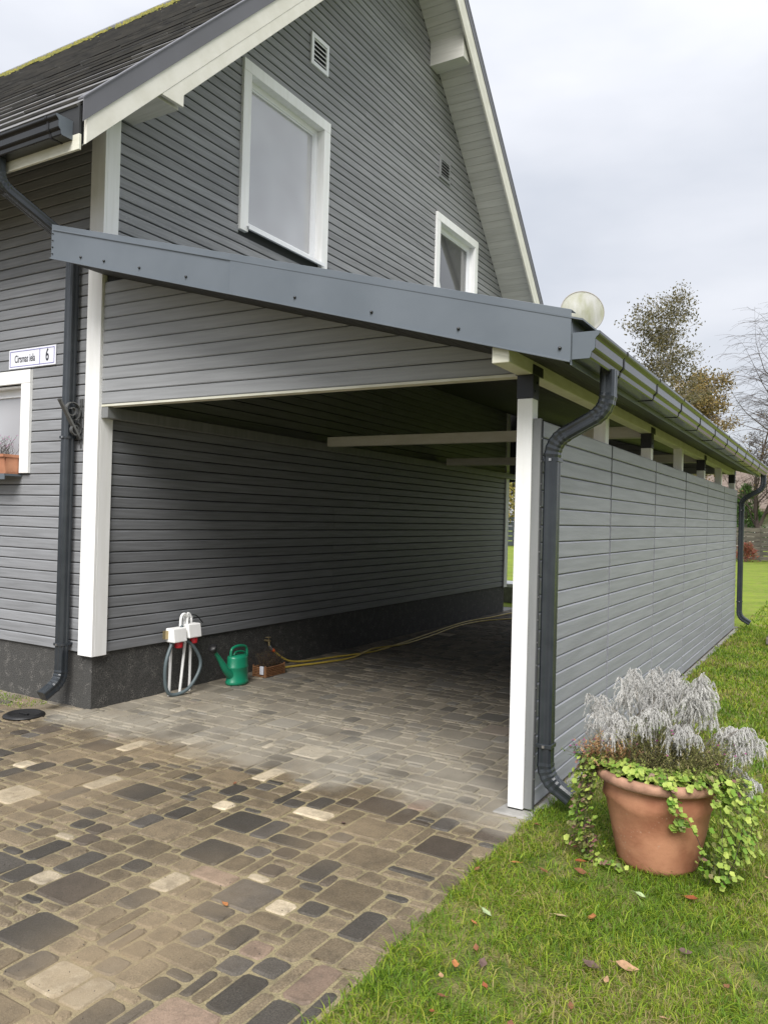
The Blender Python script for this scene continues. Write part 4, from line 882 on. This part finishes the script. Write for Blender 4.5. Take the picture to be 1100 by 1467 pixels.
def rib(pts, w, rv):
    b = len(V)
    for i, p in enumerate(pts):
        ww = w*(1-.7*i/(len(pts)-1)); o = Vector((_r.x, _r.y, 0))*ww*.5; a = rr_.uniform(-.9, .9); o = Vector((o.x*math.cos(a)-o.y*math.sin(a), o.x*math.sin(a)+o.y*math.cos(a), 0))
        V.append(tuple(p-o-O)); V.append(tuple(p+o-O)); RN.extend([rv, rv])
    for i in range(len(pts)-1): F.append((b+2*i, b+2*i+1, b+2*i+3, b+2*i+2))
for (x, y, z) in PLUME:
    for rep in range(2 if rr_.random() < .7 else 1):
        T = Vector((x+rr_.gauss(0, .014), y+rr_.uniform(-.08, .10)*rep, z+rr_.uniform(-.02, .006)-rr_.uniform(.0, .07)*rep))
        base = O+Vector(((T.x-O.x)*.35, (T.y-O.y)*.35, 0)); mid = base.lerp(T, .6)+Vector((0, 0, .05)); st = smooth([base, mid, T], 5)
        smb.tube([p-O for p in st], [.0018]*len(st), 3, caps=False); tone = rr_.random()*.6
        az = rr_.uniform(0, 6.28)
        for bi in range(18):
            t = bi/18; q = T.lerp(mid, t*.55)+Vector((rr_.gauss(0, .004), rr_.gauss(0, .004), 0)); a = az+bi*2.4+rr_.gauss(0, .4); L = rr_.uniform(.020, .036)*(.6+1.1*t)
            d = Vector((math.cos(a), math.sin(a), 0)); dr = rr_.uniform(.5, 1.5)
            br = [q, q+d*L*.45+Vector((0, 0, L*.22)), q+d*L*.85+Vector((0, 0, -L*.10*dr)), q+d*L*1.1+Vector((0, 0, -L*.6*dr)), q+d*L*1.2+Vector((0, 0, -L*1.15*dr))]
            rib(br, .0028, tone+.3*rr_.random())
            for j in range(34):
                u = br[1+j % 3].lerp(br[2+j % 3], rr_.random()); a2 = rr_.uniform(0, 6.28); l2 = rr_.uniform(.005, .013)
                rib([u, u+Vector((math.cos(a2)*l2*.55, math.sin(a2)*l2*.55, -l2*rr_.uniform(.3, 1.3)))], .0032, tone+.39*rr_.random())
me = bpy.data.meshes.new('plume'); me.from_pydata(V, [], F); me.materials.append(silver); a = me.attributes.new('rnd', 'FLOAT', 'POINT'); a.data.foreach_set('value', RN); tag(link('plume', me, sb), kind='stuff')
tag(smb.build('stem', birchm, sb), kind='stuff')
# heath mass between the plumes, with a few magenta flowers and a dry orange patch at the left
heath_o = leafmat('orange_dry_bloom', (.42, .20, .08), (.55, .36, .20), .8, .2); heath_g = leafmat('olive_heath', (.17, .21, .045), (.33, .27, .13), .8, .25)
def heath(base, n, h, m, lab, seed, rx, ry, fl, spread=.3, nl=22, leaf=.012): return stems('heath_plant', base, n, spread, h, m, (lab, 'plant', olive_st), None, seed, rx, ry, fl, .0013, leaf, nl)
heath((4.44, -.36, .41), 520, .25, heath_g, 'tangled olive heath with magenta flowers in the middle of the terracotta pot', 31, .20, .15, .03, .42)
heath((4.22, -.44, .42), 190, .17, heath_o, 'dry orange-brown heath flowers on the left side of the terracotta pot', 32, .09, .06, .05, .40, 26, .012)
heath((4.12, -.40, .42), 60, .12, green_d, 'green sprig with magenta buds reaching left out of the terracotta pot', 33, .05, .04, .5, .9)
heath((4.66, -.36, .41), 120, .20, heath_g, 'olive and tan heath at the right side of the terracotta pot', 34, .08, .08, .08, .5)
# round leaved trailing ivy
ivy_m = leafmat('ivy_leaf', (.13, .27, .03), (.48, .56, .13), .5, .30); ivy_d = leafmat('ivy_leaf_olive', (.12, .20, .04), (.26, .22, .10), .5, .25); ivy_p = leafmat('ivy_leaf_purple', (.22, .10, .10), (.30, .20, .14), .5, .2)  # second ivy tone: darker olive-tan leaves mixed in at random
def leaf_me(r, m, s):
    rr2 = random.Random(s); n = 12; vs = [(0, 0, 0)]
    for k in range(n):
        a = 2*math.pi*k/n; q = r*(1+.10*math.cos(a*6))*(.55 if k == 0 else 1); vs.append((q*math.cos(a), q*math.sin(a), .22*q*abs(math.sin(a*1.5+s))+rr2.uniform(0, .0015)))
    me = bpy.data.meshes.new('leaf'); me.from_pydata(vs, [], [(0, 1+k, 1+(k+1) % n) for k in range(n)]); me.materials.append(m)
    for p in me.polygons: p.use_smooth = True
    return me
LM = [leaf_me(r, m, i) for i, (r, m) in enumerate([(.0145, ivy_m), (.0125, ivy_m), (.017, ivy_m), (.010, ivy_m), (.013, ivy_d), (.011, ivy_p), (.010, ivy_d)])]
ri = random.Random(8)
def ivy(label, strands, nper, parts, wts, jit=.03, seed=1):
    root = thing('trailing_ivy', label, 'plant', (PC.x, PC.y, .44)); O2 = Vector((PC.x, PC.y, .44)); pl = []; sm_ = MB()
    for pts in strands:
        P = smooth(pts, 8); sm_.tube([p-O2 for p in P], .0016, 3, caps=False)
        for _ in range(nper):
            k = ri.randrange(len(P)-1); p = P[k].lerp(P[k+1], ri.random()); o = Vector((ri.gauss(0, jit), ri.gauss(0, jit*.6), ri.gauss(0, jit*.5)))
            out = (p-Vector((PC.x, PC.y, p.z))); out = out.normalized() if out.length > .01 else Vector((0, -1, 0))
            n_ = (out*ri.uniform(.2, 1.0)+Vector((ri.gauss(0, .35), ri.gauss(0, .35), ri.uniform(.3, 1.3)))).normalized()
            pl.append((p+o+out*.008-O2, n_.to_track_quat('Z', 'Y').to_euler(), ri.choices(range(len(LM)), wts)[0], ri.uniform(.7, 1.25)))
    pl.sort(key=lambda q: -(q[3]))
    for q in pl[:parts]:
        o = link('leaf', LM[q[2]], root, q[0], q[1], (q[3],)*3)
    V = []; F = []; MI = []; RN = []
    for q in pl[parts:]:
        me = LM[q[2]]; Mx = Matrix.LocRotScale(q[0], q[1], Vector((q[3],)*3)); b = len(V); rv = ri.random()
        V += [tuple(Mx @ v.co) for v in me.vertices]; RN += [rv]*len(me.vertices)
        for p in me.polygons: F.append(tuple(b+i for i in p.vertices)); MI.append({'ivy_leaf': 0, 'ivy_leaf_olive': 1, 'ivy_leaf_purple': 2}[me.materials[0].name])
    if V:
        me = bpy.data.meshes.new('foliage'); me.from_pydata(V, [], F)
        for m in (ivy_m, ivy_d, ivy_p): me.materials.append(m)
        me.polygons.foreach_set('material_index', MI); a = me.attributes.new('rnd', 'FLOAT', 'POINT'); a.data.foreach_set('value', RN); tag(link('foliage', me, root), kind='stuff')
    tag(sm_.build('runner', twig, root), kind='stuff')
def ringp(a, r, z): return (PC.x+r*math.cos(a), PC.y+r*math.sin(a), z)
top = []
for k in range(30):
    a = -math.pi*1.02+k/25*math.pi*1.15; top.append([ringp(a, .13, .445), ringp(a+.08, .20, .475), ringp(a+.15, .262, .462)])
ivy('round lime-green ivy leaves spilling over the front rim of the terracotta pot', top, 34, 200, (5, 5, 4, 4, 2, .3, 1), .026)
rt = []
for k in range(9):
    x = 4.74+ri.uniform(-.05, .06); y = -.46+ri.uniform(-.08, .10)
    rt.append([ringp(-.5+ri.uniform(-.35, .35), .22, .46), (x-.02, y, .47), (x+.03, y-.02, .36+ri.uniform(-.03, .05)), (x+.02+ri.uniform(-.03, .03), y-.03, .20), (x+.0+ri.uniform(-.04, .03), y-.04, .03+ri.uniform(0, .12))])
ivy('long lime-green ivy curtain trailing to the grass at the right of the terracotta pot', rt, 80, 200, (4, 5, 3, 5, 2, .3, 2), .024)
lt = []
for k in range(8):
    x = 4.12+ri.uniform(-.045, .05); y = -.47+ri.uniform(-.06, .08)
    lt.append([ringp(-2.6+ri.uniform(-.3, .4), .22, .46), (x+.02, y, .47), (x, y-.01, .36), (x-.015+ri.uniform(-.03, .03), y-.02, .20), (x+ri.uniform(-.03, .06), y-.03, .03+ri.uniform(0, .06))])
lt.append([(4.11, -.48, .1), (4.16, -.53, .03), (4.25, -.56, .02), (4.30, -.57, .03)])
ivy('sparse yellowing ivy with purplish leaves trailing down the left of the terracotta pot', lt, 80, 180, (2, 2, 1, 4, 3, 3, 5), .022)
mt = [[(4.54, -.585, .47), (4.542, -.625, .455), (4.555, -.625, .40), (4.565, -.60, .345), (4.60, -.585, .30), (4.64, -.565, .23), (4.655, -.545, .16), (4.66, -.54, .08)],
      [(4.53, -.60, .46), (4.535, -.632, .44), (4.545, -.625, .38), (4.55, -.61, .33)], [(4.58, -.585, .30), (4.56, -.565, .26), (4.535, -.555, .25)]]
ivy('thin ivy strand hanging down the front of the terracotta pot', mt, 30, 80, (3, 4, 1, 5, 1, .2, 1), .012)

# ================================================================ FALLEN LEAVES
LV = [(4.22,-1.15,'pale yellow fallen leaf on the lawn, left of an orange one','y',.030),(4.33,-1.09,'orange fallen leaf on the lawn right of a pale yellow one','o',.027),(4.64,-.70,'rust-red fallen leaf standing up in the grass right of the pot foot','r',.033),
(4.17,-.71,'brown curled fallen leaf on the grass left of the pot foot','b',.030),(4.14,-.61,'rust-brown fallen leaf nearest the left foot of the pot','r',.030),(4.03,-.80,'orange-brown fallen leaf on the lawn between paving and pot','b',.026),(3.89,-.79,'small orange fallen leaf near the paving edge','o',.022),
(4.53,-1.37,'long tan fallen leaf on the open lawn','t',.040),(4.42,-1.43,'broad dark brown fallen leaf left of the long tan one','d',.032),(4.69,-1.15,'grey-brown fallen leaf near the right edge of the lawn','d',.026),(3.96,-1.29,'pale green fallen leaf close to the paving edge','g',.028),(4.45,-.79,'pale green fallen leaf in front of the pot','g',.022),
(4.01,-1.69,'orange fallen leaf at the lower left of the lawn','o',.022),(4.09,-1.63,'greyish fallen leaf beside the lower left orange one','d',.024)]
small = [(4.07,-.46,'b'),(3.77,-.95,'b'),(4.03,-1.55,'b'),(4.0,-1.78,'t'),(4.06,-1.97,'r'),(4.43,-1.70,'b'),(4.05,-1.88,'b'),(4.49,-1.49,'t'),(3.92,-.25,'b'),(3.95,-1.39,'o'),(3.82,-.3,'b'),(4.15,-1.75,'r'),(4.3,-1.9,'b'),(4.7,-1.6,'t'),(4.85,-1.3,'b'),(5.0,-.7,'b'),(4.9,-.3,'t'),(5.1,.4,'b'),(5.3,1.2,'t')]
LC = {'y': (.50, .40, .20), 'o': (.42, .17, .055), 'r': (.30, .085, .03), 'b': (.22, .09, .04), 'd': (.13, .08, .065), 't': (.45, .27, .15), 'g': (.40, .50, .25)}
LMM = {k: mat('fallen_leaf_'+{'y':'yellow','o':'orange','r':'rust','b':'brown','d':'dark','t':'tan','g':'green'}[k], v, .7, var=.35, nscale=60) for k, v in LC.items()}
def fleaf(x, y, c, s, z=.026):
    r = random.Random(int(x*1000+y*777)); out = []; n = 14; vs = []; curl = r.uniform(.2, .6)
    ol = [(0, -1), (.28, -.75), (.55, -.35), (.62, 0), (.5, .35), (.28, .7), (0, 1.1), (-.28, .7), (-.5, .35), (-.62, 0), (-.55, -.35), (-.28, -.75)]
    top_ = [(s*a*(1+r.uniform(-.12, .12)), s*b, s*(curl*a*a+.15*b*b)+r.uniform(-.001, .001)) for a, b in ol]; mid = [(0, -.6*s, .0), (0, 0, -.001), (0, .6*s, .0)]
    m = MB(); allv = top_+mid; m.add(allv, [(0, 1, 12), (1, 2, 12), (2, 13, 12), (2, 3, 13), (3, 4, 13), (4, 14, 13), (4, 5, 14), (5, 6, 14), (6, 7, 14), (7, 8, 14), (8, 13, 14), (8, 9, 13), (9, 10, 13), (10, 12, 13), (10, 11, 12), (11, 0, 12)], 0, True)
    m.tube([(0, -s, .0), (s*.1, -1.5*s, .002)], .0009, 4)
    o = m.build('fallen_leaf', LMM[c]); o.location = (x, y, z); o.rotation_euler = (r.uniform(-.3, .3), r.uniform(-.3, .3), r.uniform(0, 6.28)); return o
for (x, y, lab, c, s) in LV: tag(fleaf(x, y, c, s), lab, 'leaf', 'leaves fallen on the lawn')
for (x, y, c) in small: tag(fleaf(x, y, c, random.uniform(.014, .02)), 'tiny withered leaf lost in the grass of the lawn', 'leaf', 'tiny withered leaves in the grass')
for (x, y, c, lab) in ((3.02, -1.78, 'o', 'bright orange thuja sprig lying on the paving stones'), (2.09, -.66, 'b', 'brown leaf scrap lying on a small charcoal paver'), (2.95, -.80, 'd', 'dark leaf scrap lying on the paving near a charcoal slab')): tag(fleaf(x, y, c, .018, .004), lab, 'leaf')

# ================================================================ BACKGROUND
def to_px(x, y, z):
    d = Vector((x, y, z))-Vector(CAM); return d
# slatted fence across the end of the garden
def fence(name, label, x0, x1, y, panelw, n, h, m, slope=0):
    f = thing(name, label, 'fence', ((x0+x1)/2, y, 0)); k = 0; x = x0; ox = (x0+x1)/2
    bm_ = {}
    while x < x1-.01:
        xe = min(x+panelw, x1)
        for i in range(n):
            zz = .06+(h-.06)*i/n; hh = (h-.06)/n*.86
            if 'b' not in bm_:
                q = MB().box((0, -.012, 0), (1, .012, hh)); bm_['b'] = q.mesh('board', m)
            link('board', bm_['b'], f, (x-ox+.01, random.uniform(-.01, .01), zz), (0, random.uniform(-.004, .004), 0), (xe-x-.02, 1, 1))
        MB().box((x-ox-.05, .013, 0), (x-ox+.05, .11, h+.05)).build('post', m, f); x += panelw
    return f
fence('board_fence', 'old weathered board fence across the end of the lawn right of the carport', -3.0, 14, 36.2, 2.4, 7, 1.6, oldwood)
fence('dark_fence', 'dark board fence seen through the far opening of the carport', -22, -6.5, 42.0, 2.6, 6, 1.9, mat('dark_fence_wood', (.05, .06, .07), .8, var=.3))
# low terrace wall behind the house
tw = thing('terrace_wall', 'low grey terrace plinth with a pale coping behind the far house corner', 'wall', (-.9, 10.6, 0))
MB().box((-1.5, -.4, 0), (.72, .3, .30)).build('base', concrete, tw); MB().box((-1.52, -.43, .301), (.75, .33, .37)).build('coping', white, tw, .004)
# barn
bn = thing('barn', 'long old barn with a brown weathered roof beyond the garden fence', 'barn', (3.0, 62, 0))
MB().box((-11, -3, 0), (13, 6, 3.0)).build('wall', barnwall, bn)
MB().prism([(-12, -4.2, 2.75), (-12, 1.5, 6.1), (-12, 7.2, 2.75), (-12, 7.2, 2.95), (-12, 1.5, 6.35), (-12, -4.2, 2.95)], (26, 0, 0)).build('roof', barnroof, bn)
for x in (-8, -4.5, .5, 4, 8): 
    wn_ = MB().box((x, -3.06, 1.1), (x+1.1, -3.01, 2.2)).build('window', white, bn); MB().box((x+.1, -3.09, 1.2), (x+1.0, -3.065, 2.1)).build('pane', glass_d, wn_)
# wooden planter steps at the right edge
ps = thing('wooden_planter', 'low stack of weathered timber slats on the lawn at the right edge', 'garden planter', (4.75, 7.9, 0))
for i, (z, dx) in enumerate(((.03, 0), (.17, .03), (.34, .10))):
    MB().box((-.46+dx, -.45, z), (.5, -.41, z+.09)).build('slat', oldwood, ps, .004); MB().box((-.46+dx, -.409, z), (-.42+dx, .4, z+.09)).build('slat', oldwood, ps, .004)
MB().box((-.40, -.40, 0), (.48, .38, .22)).build('filling', soil_m, ps)

def tree(name, label, loc, H, kind, seed, lean=0, spread=.5, leaves=0, leafm=None, lsize=.12, barkmat=None, r0=None, cat='tree', depth=5, zlo=.25, droop=0, twr=.006, nsub=7, wid=1.0):
    r = random.Random(seed); root = thing(name, label, cat, loc); mb = MB(); tips = []
    r0 = r0 or H*.016
    def grow(p, d, L, rad, lev):
        n = 5 if lev < 2 else 3; pts = [p]; q = p
        for k in range(n):
            dz = (.10 if lev < 2 else 0)-(droop if lev >= 3 else 0)
            d = (d+Vector((r.gauss(0, .10+.03*lev), r.gauss(0, .10+.03*lev), dz*.6))).normalized(); q = q+d*L/n; pts.append(q)
        rad2 = [max(rad*(1-.75*k/n), twr*.6) for k in range(n+1)]
        mb.tube(pts, rad2, 7 if lev == 0 else (5 if lev < 2 else 3), caps=False)
        if lev >= depth: tips.extend(pts[1:]); return
        if lev >= 2: tips.extend(pts[2:])
        m = nsub if lev == 0 else r.randint(3, 5)
        for i in range(m if lev else m*2):
            t = (zlo+(1-zlo)*(i+.5)/(m*2)) if lev == 0 else r.uniform(.25, 1); k = min(int(t*n), n-1); s = pts[k].lerp(pts[k+1], t*n-k)
            a = r.uniform(0, 6.28); up = .55+.5*t if lev == 0 else .35; side = Vector((math.cos(a), math.sin(a), 0)); base = (pts[min(k+1, n)]-pts[k]).normalized()
            nd = (side*spread*r.uniform(.6, 1.3)+base*up+Vector((0, 0, .1))).normalized()
            Ln = L*(wid*(.42*(1.15-.75*t)+.10) if lev == 0 else r.uniform(.45, .72)); grow(s, nd, Ln, max(rad*(.45 if lev == 0 else .55)*(1-.5*t), twr), lev+1)
        if lev > 0: grow(q, d, L*.55, max(rad*.3, twr), lev+1)
    grow(Vector((0, 0, 0)), Vector((lean, 0, 1)).normalized(), H*(.88 if droop == 0 else .85), r0, 0)
    mb.build('trunk', barkmat or barkm, root)
    if leaves:
        n = leaves; V = []; F = []; RN = []
        for i in range(n):
            c = r.choice(tips[::3])+Vector((r.gauss(0, .20), r.gauss(0, .20), r.gauss(0, .16)-.05)); s = lsize*r.uniform(.6, 1.3); a = Vector((r.gauss(0, 1), r.gauss(0, 1), r.gauss(0, 1))).normalized(); b_ = a.orthogonal().normalized(); 
            b = len(V); V += [tuple(c-a*s*.5), tuple(c+b_*s*.32), tuple(c+a*s*.5), tuple(c-b_*s*.32)]; F.append((b, b+1, b+2, b+3)); RN += [r.random()]*4
        me = bpy.data.meshes.new('crown'); me.from_pydata(V, [], F); me.materials.append(leafm); at = me.attributes.new('rnd', 'FLOAT', 'POINT'); at.data.foreach_set('value', RN); tag(link('crown', me, root), kind='stuff')
    return root
olive = leafmat('olive_leaf', (.07, .065, .025), (.17, .14, .06), .6, .25); oak = leafmat('oak_autumn_leaf', (.15, .11, .035), (.25, .18, .06), .7, .25); gold = leafmat('golden_leaf', (.30, .22, .05), (.20, .20, .05), .7, .25); pinkl = leafmat('pink_tip', (.42, .25, .20), (.5, .33, .28), .7, .2)
tree('birch_tree', 'tall thin birch with sparse olive leaves behind the carport roof', (-3.1, 35.5, 0), 12.6, 'b', 4, spread=.55, leaves=11000, leafm=olive, lsize=.125, barkmat=birchm, depth=4, zlo=.3, r0=.12, wid=.50, nsub=8)
tree('oak_tree', 'brown autumn oak right of the olive birch above the gutter', (-3.9, 41.5, 0), 10.6, 'o', 8, spread=.7, leaves=17000, leafm=oak, lsize=.15, depth=4, zlo=.22, wid=.62)
tree('bare_tree', 'large bare tree with drooping fine twigs at the right edge', (4.0, 31.8, 0), 10.6, 'n', 15, spread=.75, depth=4, zlo=.28, droop=.30, barkmat=twig, r0=.20, twr=.006, wid=.9, nsub=14)
tree('bare_sapling', 'slim bare tree between the brown oak and the large bare tree', (.9, 44, 0), 7.8, 'n', 22, spread=.5, depth=4, zlo=.25, barkmat=twig, twr=.009, wid=.55)
tree('bare_sapling', 'spindly bare tree with last leaves just left of the large bare tree', (1.7, 38, 0), 7.6, 'n', 25, spread=.6, depth=4, zlo=.2, barkmat=twig, twr=.008, leaves=200, leafm=oak, lsize=.12, wid=.5)
tree('pink_tipped_tree', 'faint reddish-twigged tree top just right of the satellite dish', (-8.3, 46, 0), 13.9, 'n', 31, spread=.4, depth=3, zlo=.5, barkmat=redtwig, leaves=260, leafm=pinkl, lsize=.13, twr=.008, wid=.25)
tree('golden_shrub', 'golden autumn tree seen through the far opening of the carport', (-13.2, 43.5, 0), 5.2, 'n', 41, spread=.8, depth=3, zlo=.15, leaves=2600, leafm=gold, lsize=.2)
tree('golden_shrub', 'second golden tree in the far opening, nearer the house', (-15.6, 45.5, 0), 5.6, 'n', 43, spread=.8, depth=3, zlo=.15, leaves=2600, leafm=gold, lsize=.2)
# conifer: tiers of short needle tufts
cn_m = leafmat('conifer_needle', (.03, .075, .015), (.08, .15, .03), .7, .1)
def conifer(loc, H, R, seed, label, name='conifer', n=5000, m=cn_m):
    r = random.Random(seed); root = thing(name, label, 'tree' if name == 'conifer' else 'shrub', loc); MB().tube([(0, 0, 0), (0, 0, H*.9)], [.08, .02], 6).build('trunk', barkm, root); V = []; F = []; RN = []
    cl = [(r.uniform(0, 6.28), r.random()**.8) for _ in range(150)]
    for i in range(n):
        a0, t = r.choice(cl); z = .12+t*(H-.1); rr = R*(1-t)**.75*r.uniform(.72, 1.05); c = Vector((math.cos(a0)*rr, math.sin(a0)*rr, z))+Vector((r.gauss(0, .09), r.gauss(0, .09), r.gauss(0, .08)))
        o = Vector((math.cos(a0)+r.gauss(0, .5), math.sin(a0)+r.gauss(0, .5), r.uniform(.2, 1.2))).normalized()*.13; w_ = o.orthogonal().normalized()*.03; b = len(V); V += [tuple(c-w_), tuple(c+w_), tuple(c+o)]; F.append((b, b+1, b+2)); RN += [r.random()]*3
    me = bpy.data.meshes.new('crown'); me.from_pydata(V, [], F); me.materials.append(m); at = me.attributes.new('rnd', 'FLOAT', 'POINT'); at.data.foreach_set('value', RN); tag(link('crown', me, root), kind='stuff')
conifer((.15, 46.5, 0), 4.0, 1.45, 3, 'broad green conifer behind the old board fence', n=7000); conifer((2.5, 47.5, 0), 2.3, 1.5, 4, 'low dark conifer right of the broad green one', n=5000)
redb = leafmat('red_shrub_leaf', (.30, .07, .06), (.25, .15, .08), .7, .2)
conifer((1.3, 35.2, 0), .75, .45, 6, 'small reddish shrub in front of the board fence', 'low_shrub', 700, redb); conifer((.35, 35.3, 0), .5, .4, 7, 'small tan shrub at the foot of the fence by the downpipe', 'low_shrub', 500, heath_g)
